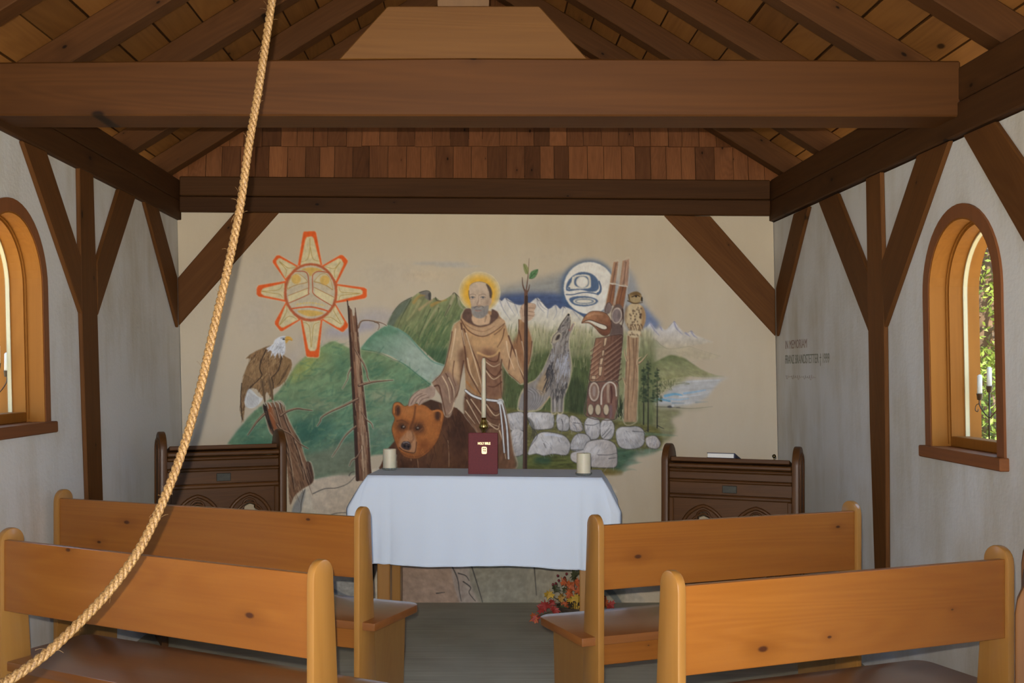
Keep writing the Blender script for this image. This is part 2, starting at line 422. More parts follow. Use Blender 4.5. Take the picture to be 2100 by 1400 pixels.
# end plate over the mural: sags a little to one side
e0, e1 = at(362, 434, YB - 0.03), at(1586, 442, YB - 0.03)
e0.x = xl(2.4) + pr + 0.001; e1.x = xr(2.4) - pr - 0.001
plate('end_plate', 'dark timber plate across the end wall directly above the painted scene', e0, e1, (0, -1, 0), 0.45, ZP_T - ZP_B, 0.062)

# ------------------------------------------------------------------ gable shingles
bm = bmesh.new()
zt = ZP_T + 0.14 + XP * TP
bm_prism2d(bm, [(-2.05, ZP_T + 0.03), (2.05, ZP_T + 0.03), (2.05, ZP_T + 0.04), (0.0, zt), (-2.05, ZP_T + 0.04)], YB + 0.03, YB + 0.16, 'XZ')
gable = tag(obj_from_bm('wall_gable', bm, M['beam']), 'shingled gable above the painted end wall', kind='structure')
random.seed(5)
row_h = 0.207
for r in range(6):
    z0 = ZP_T - 0.005 + r * row_h
    def lim(z): return XP - (z - ZP_T - 0.10) / TP
    half = min(1.81, lim(z0 + 0.0))
    if half < 0.05: break
    x = -half - random.uniform(0, 0.05)
    while x < half:
        w = random.uniform(0.082, 0.115); x2 = x + w - 0.003
        hl = row_h + 0.05
        def top(xx): return min(z0 + hl, ZP_T + 0.13 + (XP - abs(xx)) * TP)
        a, c = max(x, -1.83), min(x2, 1.83)
        jz = random.uniform(-0.004, 0.004)
        ta, tc_ = top(a), top(c)
        if min(ta, tc_) > z0 + 0.02 and c > a + 0.02:
            y_b, y_t = YB - 0.012 + random.uniform(-0.004, 0.004), YB + 0.022
            cx, cz = (a + c) / 2, z0
            bm = bmesh.new()
            vs_ = [bm.verts.new(p) for p in ((a-cx, y_b, jz), (c-cx, y_b, jz), (c-cx, y_t, tc_-cz), (a-cx, y_t, ta-cz),
                                            (a-cx, y_b+0.014, jz), (c-cx, y_b+0.014, jz), (c-cx, y_t+0.006, tc_-cz), (a-cx, y_t+0.006, ta-cz))]
            for q in ((0,1,2,3),(7,6,5,4),(0,4,5,1),(1,5,6,2),(2,6,7,3),(3,7,4,0)): bm.faces.new([vs_[i] for i in q])
            obj_from_bm('shingle', bm, M['shingle'], gable, Matrix.Translation((cx, 0, cz)))
        x += w

# ------------------------------------------------------------------ posts and braces set in the plaster
PR = 0.020
def wall_timber(name, label, cat, pts, side, along=None, group=None, depth=0.0195):
    fn = {'left': lambda u, v: on_left(u, v, PR), 'right': lambda u, v: on_right(u, v, PR), 'back': lambda u, v: at(u, v, YB - PR)}[side]
    nrm = {'left': (-1, 0, 0), 'right': (1, 0, 0), 'back': (0, 1, 0)}[side]
    P = [fn(u, v) for u, v in pts]
    if along is None: along = (P[2] + P[3]) / 2 - (P[0] + P[1]) / 2
    return tag(prism(name, P, Vector(nrm) * depth, M['brace'], along, bevel=0.004), label, cat, group)
wall_timber('wall_post', 'dark wall post between two braces on the wall without lettering', 'post', [(163, 343), (192, 357), (212, 1034), (217, 1190), (189, 1190), (181, 1023), (168, 640)], 'left', Vector((0, 0, 1)))
wall_timber('wall_post', 'dark wall post between two braces beside the memorial lettering', 'post', [(1775, 366), (1805, 352), (1813, 673), (1816, 900), (1818, 1290), (1797, 1290), (1783, 867), (1780, 680)], 'right', Vector((0, 0, 1)))
wall_timber('diagonal_brace', 'long diagonal brace from post up to the plate beside the window on the unlettered wall', 'brace', [(47, 288), (96, 310), (167, 527), (169, 645)], 'left')
wall_timber('diagonal_brace', 'diagonal brace between post and corner brace on the unlettered wall', 'brace', [(245, 387), (279, 403), (201, 648), (200, 535)], 'left')
wall_timber('diagonal_brace', 'diagonal brace running down into the corner on the unlettered wall', 'brace', [(297, 413), (326, 428), (364, 568), (366, 672)], 'left')
wall_timber('diagonal_brace', 'diagonal brace beside the painted sun on the end wall', 'brace', [(480, 436), (572, 435), (366, 667), (364, 570)], 'back')
wall_timber('diagonal_brace', 'diagonal brace above the painted lake on the end wall', 'brace', [(1362, 441), (1457, 443), (1590, 594), (1591, 689)], 'back')
wall_timber('diagonal_brace', 'diagonal brace running down into the corner above the memorial lettering', 'brace', [(1627, 438), (1658, 423), (1592, 690), (1591, 590)], 'right')
wall_timber('diagonal_brace', 'diagonal brace between corner brace and post on the lettered wall', 'brace', [(1678, 414), (1716, 396), (1779, 556), (1781, 682)], 'right')
wall_timber('diagonal_brace', 'long diagonal brace from post up to the plate beside the window on the lettered wall', 'brace', [(1880, 318), (1946, 288), (1813, 672), (1807, 537)], 'right')
def yz_timber(name, label, cat, pts, side):
    X = xr if side == 'right' else xl; sx = 1 if side == 'right' else -1
    P = [Vector((X(z) - sx * PR, y, z)) for y, z in pts]
    return tag(prism(name, P, Vector((sx, 0, 0)) * 0.0195, M['brace'], (P[2] + P[3]) / 2 - (P[0] + P[1]) / 2, bevel=0.004), label, cat)
yz_timber('diagonal_brace', 'diagonal brace leaning toward the doorway, past the window on the lettered wall', 'brace', [(3.93, 2.262), (3.69, 2.258), (3.18, 1.77), (3.18, 1.47)], 'right')
yz_timber('diagonal_brace', 'diagonal brace leaning toward the doorway, past the window on the unlettered wall', 'brace', [(4.00, 2.31), (3.76, 2.31), (3.18, 1.77), (3.18, 1.47)], 'left')
for side, which in (('right', 'lettered'), ('left', 'unlettered')):
    X = xr if side == 'right' else xl; sx = 1 if side == 'right' else -1
    P = [Vector((X(z) - sx * PR, y, z)) for y, z in ((3.18, 0.0), (3.0, 0.0), (3.0, 2.245), (3.18, 2.245))]
    tag(prism('wall_post', P, Vector((sx * 0.0195, 0, 0)), M['brace'], (0, 0, 1), bevel=0.004), 'dark wall post near the doorway on the %s wall' % which, 'post')

# ------------------------------------------------------------------ tie beam, king post, collar block
YT = 3.955
tz0, tz1 = 2.344, 2.545
P = [Vector((xl(2.4) + 0.012, YT, tz0 - 0.003)), Vector((xr(2.4) - 0.012, YT, tz0 - 0.006)), Vector((xr(2.4) - 0.012, YT, tz1 - 0.002)), Vector((-0.05, YT, tz1 + 0.008)), Vector((xl(2.4) + 0.012, YT, tz1 - 0.008))]
tag(prism('tie_beam', P, (0, 0.2, 0), M['tie'], (1, 0, 0), bevel=0.006), 'heavy horizontal tie beam spanning the chapel between the side walls', 'beam')
kx = -0.045
P = [Vector((x, YT + 0.01, z)) for x, z in ((-0.505, tz1 + 0.006), (0.416, tz1 + 0.006), (0.236, 2.748), (-0.325, 2.748))]
tag(prism('bolster_block', P, (0, 0.17, 0), M['block'], (1, 0, 0), bevel=0.004), 'pale wooden block with sloping ends on top of the tie beam', 'block')
zr = ZP_T + XP * TP
tag(box('king_post', (kx - 0.095, YT + 0.02, 2.750), (kx + 0.095, YT + 0.18, zr - 0.02), wood('king post', (0.17, 0.085, 0.026), (0.11, 0.052, 0.015), 'Z', 0.8, 0.5, var=0.0)), 'pale king post standing on the trapezoid block', 'post')

# ------------------------------------------------------------------ rafters (each a thing) and roof boards
n_dir = math.atan(TP)
EAVE = 2.22
def rafter_mesh(sx):
    # local X up the slope; section: width along y, depth upward
    z_at = lambda x: ZP_T + (XP - x) * TP
    d = 0.138
    pts = [(sx * EAVE, z_at(EAVE)), (sx * EAVE, z_at(EAVE) + d), (0.0, z_at(0.0) + d), (0.0, z_at(0.0))]
    return pts
for sx, which in ((-1, 'unlettered'), (1, 'lettered')):
    for yb in [6.36 - 0.635 * k for k in range(12)]:
        y0 = yb - 0.10
        P = [Vector((x, y0, z)) for x, z in rafter_mesh(sx)]
        k_ = round((6.36 - yb) / 0.635); ordn = ['first', 'second', 'third', 'fourth', 'fifth', 'sixth', 'seventh', 'eighth', 'ninth', 'tenth', 'eleventh', 'twelfth'][k_]
        tag(prism('rafter', P, (0, 0.10, 0), M['rafter'], (-sx, 0, TP), bevel=0.004),
            'sloping brown rafter above the %s wall, %s from the shingled gable' % (which, ordn), 'rafter', 'rafters of the roof')
ceiling = tag(empty('ceiling', (0, 0, ZP_T)), 'boarded underside of the roof', kind='structure')
random.seed(11)
bw, bt = 0.15, 0.022
for sx in (-1, 1):
    e = Vector((-sx, 0, TP)).normalized(); nrm = Vector((sx * TP, 0, 1)).normalized()
    xs = [1.866 + bw * 3 - bw * k for k in range(17)]
    for x_lo, x_hi in zip(xs, xs[1:]):
        x_hi = max(x_hi, 0.0); x_lo = min(x_lo, EAVE)
        if x_lo - x_hi < 0.03: continue
        cuts = [FRONT - 1.0] + sorted(random.sample([6.31 - 0.635 * k for k in range(2, 10)], 2)) + [YB + 0.55]
        for ya, yb in zip(cuts, cuts[1:]):
            g = 0.007 + random.uniform(0, 0.006)
            lo = Vector((sx * x_lo, 0, ZP_T + 0.138 + (XP - x_lo) * TP)); hi = Vector((sx * x_hi, 0, ZP_T + 0.138 + (XP - x_hi) * TP))
            L = (hi - lo).length - g
            c = lo + e * (L / 2) + nrm * (bt / 2 + random.uniform(0, 0.003)); c.y = (ya + yb) / 2
            Mx = Matrix(((e.x, 0, nrm.x, c.x), (0, 1, 0, c.y), (e.z, 0, nrm.z, c.z - ZP_T), (0, 0, 0, 1)))
            bm = bmesh.new(); hl = (yb - ya) / 2 - 0.001
            bm_box(bm, (-L/2, -hl, -bt/2), (L/2, hl, bt/2))
            obj_from_bm('roof_board', bm, M['board'], ceiling, Mx)
    # weathering layer above the boards
    P = [Vector((sx * (EAVE + 0.05), FRONT - 1.05, ZP_T + 0.175 + (XP - EAVE - 0.05) * TP)), Vector((0, FRONT - 1.05, ZP_T + 0.175 + XP * TP)),
         Vector((0, YB + 0.6, ZP_T + 0.175 + XP * TP)), Vector((sx * (EAVE + 0.05), YB + 0.6, ZP_T + 0.175 + (XP - EAVE - 0.05) * TP))]
    pr_ = prism('roof_cover', [p - Vector((0, 0, ZP_T)) for p in P], nrm * 0.05, M['beam'], (0, 1, 0), ceiling, 0)
# ------------------------------------------------------------------ pews
def stile_outline(front_extra=0.0):
    """side view (depth, height) of a pew end upright: round top, wider toward the floor"""
    pts = [(0.0, 0.0), (0.135, 0.0), (0.115, 0.46), (0.087, 0.855)]
    c, r = (0.044, 0.866), 0.043
    for k in range(0, 13):
        a = math.pi * k / 12
        pts.append((c[0] + r * math.cos(a), c[1] + r * math.sin(a)))
    pts.append((0.0, 0.855))
    return pts
def pew(label, p_aisle, p_wall, seat_z=0.495, drop=0.0):
    """p_aisle/p_wall: the two ends of the backboard on plan"""
    a, w = Vector((*p_aisle, 0)), Vector((*p_wall, 0))
    if a.x < w.x: x_dir, mid = (w - a), (a + w) / 2
    else: x_dir, mid = (a - w), (a + w) / 2
    L = x_dir.length; rz = math.atan2(x_dir.y, x_dir.x)
    root = empty('pew', (mid.x, mid.y, 0), rz, label, 'pew', 'varnished fir pews')
    t = 0.024
    box('backboard', (-L/2, 0.010, 0.655), (L/2, 0.032, 0.875), M['fir'], root, 0.003, 2)
    for sg in (-1, 1):
        x0 = sg * (L/2 + t/2)
        bm = bmesh.new(); bm_prism2d(bm, [(p[0] - 0.05, p[1] - 0.45) for p in stile_outline()], -t/2, t/2, 'YZ')
        bmesh.ops.recalc_face_normals(bm, faces=bm.faces)
        es = [e for e in bm.edges if len(e.link_faces) == 2 and e.calc_face_angle(0) > 1.2]
        bmesh.ops.bevel(bm, geom=es, offset=0.004, segments=2, affect='EDGES', profile=0.5)
        smooth_by_angle(obj_from_bm('stile', bm, M['stile'], root, Matrix.Translation((x0, 0.05, 0.45))), 30)
        bm = bmesh.new()
        bm_prism2d(bm, [(-0.12, -0.23), (0.10, -0.23), (0.125, 0.234), (-0.128, 0.234)], -t/2 + 0.001, t/2 - 0.001, 'YZ')
        obj_from_bm('end_panel', bm, M['end'], root, Matrix.Translation((x0, 0.235, 0.231)))
    # seat board with rounded front corners, running out past the end panels
    hw = L/2 + t + 0.05; r = 0.05
    out = [(-hw, 0.022), (hw, 0.022)]
    for k in range(7):
        q = math.pi / 2 * k / 6; out.append((hw - r + r * math.cos(q), 0.40 - r + r * math.sin(q)))
    for k in range(7):
        q = math.pi / 2 + math.pi / 2 * k / 6; out.append((-hw + r + r * math.cos(q), 0.40 - r + r * math.sin(q)))
    bm = bmesh.new(); bm_prism2d(bm, [(p[0], p[1] - 0.21) for p in out], -0.015, 0.015, 'XY')
    bmesh.ops.recalc_face_normals(bm, faces=bm.faces)
    es = [e for e in bm.edges if len(e.link_faces) == 2 and e.calc_face_angle(0) > 1.2]
    bmesh.ops.bevel(bm, geom=es, offset=0.004, segments=2, affect='EDGES', profile=0.5)
    smooth_by_angle(obj_from_bm('seat', bm, M['fir_seat'], root, Matrix.Translation((0, 0.21, seat_z - 0.015))), 30)
    box('seat_rail', (-L/2, 0.045, seat_z - 0.105), (L/2, 0.067, seat_z - 0.030), M['fir'], root, 0.002)
    return root
def plan(u, v, d=0.525):
    y = d * F / (v - CY); return ((u - CX) * y / F, y)
pew('fir pew nearer the altar, beside the wall without lettering', plan(725, 1060), plan(118, 1022))
pew('fir pew crossed by the slanting bell rope, farther from the altar', plan(628, 1178), plan(2, 1108))
pew('fir pew in front of the autumn leaf bouquet, nearer the altar', plan(1240, 1078), plan(1757, 1048))
pew('fir pew beside the oak prayer desk, farther from the altar', plan(1408, 1203), plan(2068, 1148))

# ------------------------------------------------------------------ carved oak prayer desks
def gothic(cx, cz, half, rise, n=8):
    """pointed arch from (cx-half,cz) over the top to (cx+half,cz)"""
    R = (half * half + rise * rise) / (2 * half); pts = []
    a0 = math.asin(min(1, rise / R))
    for k in range(n + 1):
        a = math.pi - a0 * k / n; pts.append((cx - half + R + R * math.cos(a), cz + R * math.sin(a)))
    for k in range(n - 1, -1, -1):
        a = a0 * k / n; pts.append((cx + half - R + R * math.cos(a), cz + R * math.sin(a)))
    return pts
def trefoil(cx, cz, k=1.0):
    pts = []
    r = 0.031 * k
    for (ox, oz), a0, a1 in (((0.046*k, -0.022*k), -100, 62), ((0, 0.034*k), -22, 202), ((-0.046*k, -0.022*k), 118, 280)):
        for i in range(9):
            a = math.radians(a0 + (a1 - a0) * i / 8); pts.append((cx + ox + r * math.cos(a), cz + oz + r * math.sin(a)))
    return pts
def prayer_desk(label, loc, rz, H, W=0.60, extras=False):
    k = H / 1.06
    root = empty('prayer_desk', loc, rz, label, 'prayer desk', 'carved oak prayer desks')
    t, dep = 0.036, 0.19
    for sg in (-1, 1):
        xc = sg * (W/2 - t/2)
        out = [(0.0, 0.06), (dep, 0.06)]
        out = [(-0.05, 0.0), (dep + 0.25, 0.0), (dep + 0.25, 0.05), (dep + 0.03, 0.10), (dep, 0.16), (dep, (H - dep/2))]
        for i in range(13):
            a = math.pi * i / 12; out.append((dep/2 + dep/2 * math.cos(a), H - dep/2 + dep/2 * math.sin(a)))
        out += [(0.0, 0.16), (-0.02, 0.10), (-0.05, 0.06)]
        bm = bmesh.new(); bm_prism2d(bm, out, -t/2, t/2, 'YZ'); bmesh.ops.recalc_face_normals(bm, faces=bm.faces)
        es = [e for e in bm.edges if len(e.link_faces) == 2 and e.calc_face_angle(0) > 1.2]
        bmesh.ops.bevel(bm, geom=es, offset=0.006, segments=2, affect='EDGES', profile=0.5)
        up = smooth_by_angle(obj_from_bm('upright', bm, M['oak_z'], root, Matrix.Translation((xc, 0, 0))), 30)
        # raised bead following the outer face's arch
        path = [(sg * t/2, 0.035, 0.20), (sg * t/2, 0.035, H - dep/2)]
        path += [(sg * t/2, dep/2 - (dep/2 - 0.035) * math.cos(math.pi * i / 10), H - dep/2 + (dep/2 - 0.035) * math.sin(math.pi * i / 10)) for i in range(1, 11)]
        path += [(sg * t/2, dep - 0.035, 0.20)]
        bm = bmesh.new(); bm_tube(bm, path, 0.008, 6); obj_from_bm('bead_moulding', bm, M['oak_z'], up, smooth=True)
    wi = W/2 - t
    def rail(nm, z0, z1, y0, y1, bev=0.003): return box(nm, (-wi, y0, z0 * k), (wi, y1, z1 * k), M['oak'], root, bev)
    rail('cornice', 0.935, 0.958, 0.004, 0.07, 0.006); rail('cornice_bead', 0.912, 0.930, 0.016, 0.06, 0.007)
    rail('frieze', 0.872, 0.912, 0.030, 0.055); rail('frieze_bead', 0.856, 0.872, 0.012, 0.055, 0.006)
    rail('upper_panel', 0.790, 0.856, 0.036, 0.056); rail('middle_rail', 0.768, 0.792, 0.012, 0.058, 0.007)
    box('plaque', (-0.037, 0.030, 0.803 * k), (0.037, 0.037, 0.843 * k), M['plaque'], root, 0.002)
    # pierced tracery
    z0, z1 = 0.30 * k, 0.768 * k
    holes = []; cxs = (-0.135, 0.135)
    for c in cxs:
        holes.append(trefoil(c, z1 - 0.135))
        holes.append([(c - 0.05, z0 + 0.06), (c + 0.05, z0 + 0.06)] + gothic(c, z1 - 0.27, 0.05, 0.055)[::-1])
    bm = bmesh.new(); bm_prism2d(bm, [(-wi, z0), (wi, z0), (wi, z1), (-wi, z1)], 0.032, 0.056, 'XZ', holes)
    obj_from_bm('tracery_panel', bm, M['oak'], root)
    for c in cxs:
        for half, rad, yy in ((0.118, 0.010, 0.030), (0.085, 0.006, 0.030)):
            g2 = gothic(c, z1 - 0.185, half, half * 1.25)
            path = [(c - half, yy, z0 + 0.04)] + [(p[0], yy, p[1]) for p in g2] + [(c + half, yy, z0 + 0.04)]
            bm = bmesh.new(); bm_tube(bm, path, rad, 6); obj_from_bm('arch_rib', bm, M['oak'], root, smooth=True)
        bm = bmesh.new(); tf = [(p[0], 0.031, p[1]) for p in trefoil(c, z1 - 0.135, 1.12)]
        bm_tube(bm, tf + [tf[0]], 0.006, 6, False); obj_from_bm('trefoil_rib', bm, M['oak'], root, smooth=True)
    for x in (-wi + 0.012, wi - 0.012):
        box('frame_stile', (x - 0.012, 0.020, z0), (x + 0.012, 0.058, z1), M['oak_z'], root, 0.004)
    rail('bottom_rail', 0.255, 0.30, 0.015, 0.060, 0.004)
    # sloping book rest and kneeling board behind
    bm = bmesh.new(); bm_box(bm, (-wi + 0.012, -0.155, -0.011), (wi - 0.012, 0.155, 0.011), 0.003)
    obj_from_bm('book_rest', bm, M['oak'], root, Matrix.Translation((0.0, 0.165, 0.945 * k)) @ Matrix.Rotation(math.radians(-13), 4, 'X'))
    box('kneeling_board', (-wi, 0.22, 0.12), (wi, 0.42, 0.15), M['oak'], root, 0.004)
    if extras:
        bm = bmesh.new(); bmesh.ops.create_uvsphere(bm, u_segments=12, v_segments=8, radius=0.010)
        obj_from_bm('knob', bm, M['brass_dark'], root, Matrix.Translation((wi - 0.09, 0.03, 1.010 * k)), True)
        box('knob_stem', (wi - 0.093, 0.027, 0.985 * k), (wi - 0.087, 0.033, 1.003 * k), M['brass_dark'], root)
    return root
M['plaque'] = plain('tarnished plaque', (0.045, 0.043, 0.033), 0.45, 0.5, noise=0.3, nscale=60)
M['brass_dark'] = plain('dark brass', (0.10, 0.075, 0.03), 0.3, 0.9)
pd_l = prayer_desk('carved oak prayer desk under the painted eagle', ((463 - CX) * 5.62 / F, 5.60, 0), math.radians(24), 1.085, 0.655)
pd_r = prayer_desk('carved oak prayer desk with a book on its rest', ((1489 - CX) * 5.55 / F, 5.50, 0), math.radians(-24), 1.015, 0.70, True)
prayer_desk('carved oak prayer desk standing among the pews near the doorway', (1.096, 2.165, 0), math.radians(-118), 1.065, 0.60)

# book on the right-hand desk
Rm = Matrix.Translation(pd_r.location) @ Matrix.Rotation(math.radians(-24), 4, 'Z')
bk = empty('book', (0, 0, 0), 0, 'closed dark blue book lying on the prayer desk', 'book')
kk = 1.015 / 1.06
bk.matrix_basis = Rm @ Matrix.Translation((-0.045, 0.165, 0.945 * kk)) @ Matrix.Rotation(math.radians(-13), 4, 'X') @ Matrix.Translation((0, -0.045, 0.0112))
M['page'] = plain('book pages', (0.78, 0.76, 0.70), 0.8, noise=0.05, nscale=200)
M['blue_cover'] = plain('navy book cover', (0.02, 0.025, 0.07), 0.5, noise=0.2)
box('back_cover', (-0.072, -0.10, 0.0), (0.072, 0.10, 0.003), M['blue_cover'], bk, 0.001)
box('page_block', (-0.068, -0.096, 0.003), (0.066, 0.096, 0.025), M['page'], bk, 0.001)
box('front_cover', (-0.072, -0.10, 0.025), (0.072, 0.10, 0.028), M['blue_cover'], bk, 0.001)
box('spine', (0.067, -0.10, 0.0), (0.073, 0.10, 0.028), M['blue_cover'], bk, 0.001)
# blue kneeling cushion behind the desk tracery
cu = empty('kneeling_cushion', (0, 0, 0), 0, 'blue cushion with white piping behind the desk tracery', 'cushion')
cu.matrix_basis = Rm @ Matrix.Translation((-0.05, 0.315, 0.150))
M['blue_cloth'] = plain('blue cloth', (0.03, 0.06, 0.30), 0.8, noise=0.25, nscale=80); M['white_cord'] = plain('white cord', (0.75, 0.75, 0.73), 0.7)
bm = bmesh.new(); bm_box(bm, (-0.10, -0.07, 0.0), (0.10, 0.07, 0.16), 0.05, 5); smooth_by_angle(obj_from_bm('pad', bm, M['blue_cloth'], cu), 60)
bm = bmesh.new(); loop = [(0.095 * math.copysign(abs(math.cos(a)) ** 0.5, math.cos(a)), -0.060, 0.08 + 0.076 * math.copysign(abs(math.sin(a)) ** 0.5, math.sin(a))) for a in [2*math.pi*i/28 for i in range(29)]]
bm_tube(bm, loop, 0.007, 6, False); obj_from_bm('piping', bm, M['white_cord'], cu, smooth=True)

# ------------------------------------------------------------------ altar table, cloth and what stands on it
TZ = 0.884; TW, TD = 1.150, 0.41; TC = (0.060, 5.245 + TD/2); TR = math.radians(-6)
tb = empty('altar_table', (TC[0], TC[1], 0), TR, 'plain fir altar table under the white cloth', 'table')
box('table_top', (-TW/2, -TD/2, TZ - 0.028), (TW/2, TD/2, TZ - 0.002), M['fir'], tb, 0.003)
for sx in (-1, 1):
    for sy in (-1, 1):
        cx, cy = sx * (TW/2 - 0.075), sy * (TD/2 - 0.055)
        box('leg', (cx - 0.032, cy - 0.032, 0.0), (cx + 0.032, cy + 0.032, TZ - 0.028), M['stile'], tb, 0.004)
for sy in (-1, 1): box('apron', (-TW/2 + 0.1, sy * (TD/2 - 0.06) - 0.011, TZ - 0.13), (TW/2 - 0.1, sy * (TD/2 - 0.06) + 0.011, TZ - 0.028), M['fir'], tb)
mc, nt, b = new_mat('white table linen')
tc = nd(nt, 'ShaderNodeTexCoord'); n1 = nd(nt, 'ShaderNodeTexNoise', i_Scale=350.0, i_Detail=2.0); nt.links.new(tc.outputs['Object'], n1.inputs['Vector'])
n2 = nd(nt, 'ShaderNodeTexNoise', i_Scale=7.0, i_Detail=3.0); nt.links.new(tc.outputs['Object'], n2.inputs['Vector'])
b.inputs['Base Color'].default_value = (0.60, 0.665, 0.76, 1); b.inputs['Roughness'].default_value = 0.9; b.inputs['Specular IOR Level'].default_value = 0.2
hh = math_n(nt, 'ADD', math_n(nt, 'MULTIPLY', n1.outputs[0], 0.15), n2.outputs[0]); bump(nt, b, hh, 0.25, 0.006)
M['linen'] = mc
def tablecloth():
    # perimeter samples with outward normals, then rings down the skirt
    hx, hy, r = TW/2 + 0.003, TD/2 + 0.003, 0.012
    per = []
    def edge(p, q, n, cnt):
        for i in range(cnt): t_ = i / cnt; per.append((p[0] + (q[0]-p[0])*t_, p[1] + (q[1]-p[1])*t_, n[0], n[1]))
    def corner(cx, cy, a0, cnt=10):
        for i in range(cnt): a = a0 + math.pi/2 * i / cnt; per.append((cx + r*math.cos(a), cy + r*math.sin(a), math.cos(a), math.sin(a)))
    edge((-hx + r, -hy), (hx - r, -hy), (0, -1), 90); corner(hx - r, -hy + r, -math.pi/2)
    edge((hx, -hy + r), (hx, hy - r), (1, 0), 40); corner(hx - r, hy - r, 0)
    edge((hx - r, hy), (-hx + r, hy), (0, 1), 90); corner(-hx + r, hy - r, math.pi/2)
    edge((-hx, hy - r), (-hx, -hy + r), (-1, 0), 40); corner(-hx + r, -hy + r, math.pi)
    bm = bmesh.new(); rows = []
    K = 22; drop = 0.437
    for k in range(K + 1):
        t_ = k / K; row = []
        for i, (x, y, nx, ny) in enumerate(per):
            dx, dy = hx - abs(x), hy - abs(y)
            cdist = math.hypot(dx, dy)
            d = t_ * drop
            fl = 0.010 * min(1, d / 0.05) + 0.006 * math.sin(x * 17 + 1) * t_ + 0.004 * math.sin(x * 41) * t_
            corner_fl = 0.038 * math.exp(-(cdist / 0.055) ** 2) * min(1.0, d / 0.16) * (1 - 0.10 * t_)
            side = 1.0 if abs(nx) > 0.5 else 0.0
            side_fl = side * 0.034 * min(1.0, d / 0.15) * (1 + 0.4 * math.sin(y * 30))
            off = fl + corner_fl + side_fl
            if abs(ny) > 0.9 and cdist < 0.12:      # fold standing in front of the corner
                off += 0.012 * math.sin(cdist * 90) * t_
            px = x + nx * off + (math.copysign(1, x) * 0.030 * math.exp(-(cdist / 0.05) ** 2) * min(1, d / 0.16) if abs(ny) > 0.5 else 0)
            zz = TZ - d + (0.006 * math.sin(x * 9 + 0.6) if t_ > 0.95 else 0)
            if side and dy > 0.02: zz = TZ - d * (0.50 + 0.5 * math.exp(-(dy / 0.05) ** 2))
            row.append(bm.verts.new((px, y + ny * off, zz)))
        rows.append(row)
    n = len(per)
    for a, b_ in zip(rows, rows[1:]):
        for i in range(n): bm.faces.new((a[i], a[(i+1) % n], b_[(i+1) % n], b_[i]))
    bm.faces.new(rows[0])
    o = obj_from_bm('tablecloth', bm, M['linen'], None, Matrix.Translation((TC[0], TC[1], 0)) @ Matrix.Rotation(TR, 4, 'Z'))
    o.data.polygons.foreach_set('use_smooth', [len(p.vertices) == 4 for p in o.data.polygons])
    return tag(o, 'white cloth draped over the altar table to below knee height', 'tablecloth'), rows
cloth, _ = tablecloth()
cl_me = cloth.data
nper = 2 * (90 + 40) + 40
hem = [cl_me.vertices[22 * nper + i].co.copy() for i in range(nper)]
bm = bmesh.new(); bm_tube(bm, hem + [hem[0]], 0.0035, 6, False)
obj_from_bm('hem', bm, M['linen'], cloth, smooth=True)

def on_table(u, v):   # pixel of a thing's foot -> plan position on the table top
    y = (EYE - TZ) * F / (v - CY); return ((u - CX) * y / F, y)
M['wax'] = plain('ivory wax', (0.62, 0.56, 0.41), 0.45, noise=0.05)
M['wax'].node_tree.nodes['Principled BSDF'].inputs['Subsurface Weight'].default_value = 0.15
mgl, nt, b = new_mat('clear glass dish'); b.inputs['Base Color'].default_value = (0.80, 0.86, 0.80, 1); b.inputs['Roughness'].default_value = 0.05; b.inputs['Transmission Weight'].default_value = 0.85
M['dish'] = mgl; M['wick'] = plain('charred wick', (0.02, 0.02, 0.02), 0.9)
def pillar(u, v, label):
    x, y = on_table(u, v)
    root = empty('pillar_candle', (x, y, TZ), 0.3, label, 'candle', 'pillar candles on the altar')
    bm = bmesh.new(); bm_lathe(bm, [(0.0, 0.0), (0.036, 0.0), (0.041, 0.005), (0.042, 0.012), (0.039, 0.012), (0.036, 0.005), (0.0, 0.004)], 28)
    obj_from_bm('glass_dish', bm, M['dish'], root, smooth=True)
    bm = bmesh.new(); bm_lathe(bm, [(0.0, 0.005), (0.034, 0.005), (0.0345, 0.010), (0.0345, 0.105), (0.033, 0.109), (0.028, 0.107), (0.010, 0.102), (0.0, 0.101)], 28)
    smooth_by_angle(obj_from_bm('wax', bm, M['wax'], root), 40)
    bm = bmesh.new(); bm_tube(bm, [(0, 0, 0.100), (0.001, 0, 0.106), (0.003, 0, 0.110)], 0.001, 6); obj_from_bm('wick', bm, M['wick'], root)
pillar(799, 963, 'ivory pillar candle in a glass dish below the painted bear')
pillar(1197, 974, 'ivory pillar candle in a glass dish below the painted boulders')
# taper on a brass stick behind the bible
x, y = on_table(992, 966); 
ts = empty('candlestick', (x, y, TZ), 0, 'brass candlestick partly hidden behind the red bible', 'candlestick')
M['brass'] = plain('brass', (0.42, 0.30, 0.09), 0.25, 1.0)
bm = bmesh.new(); bm_lathe(bm, [(0.0, 0.0), (0.050, 0.0), (0.050, 0.006), (0.030, 0.014), (0.014, 0.030), (0.010, 0.050), (0.016, 0.062), (0.010, 0.074), (0.010, 0.120), (0.015, 0.130), (0.010, 0.140), (0.010, 0.196), (0.011, 0.212), (0.024, 0.222), (0.025, 0.230), (0.019, 0.246), (0.014, 0.262), (0.0125, 0.276), (0.011, 0.276), (0.0, 0.266)], 28)
obj_from_bm('stick', bm, M['brass'], ts, smooth=True)
tp = empty('taper_candle', (x, y, TZ + 0.268), 0, 'tall ivory taper candle held in the brass candlestick', 'candle')
bm = bmesh.new(); bm_lathe(bm, [(0.0, 0.0), (0.0112, 0.0), (0.0118, 0.05), (0.0105, 0.300), (0.007, 0.312), (0.0, 0.314)], 20); obj_from_bm('wax', bm, M['wax'], tp, smooth=True)
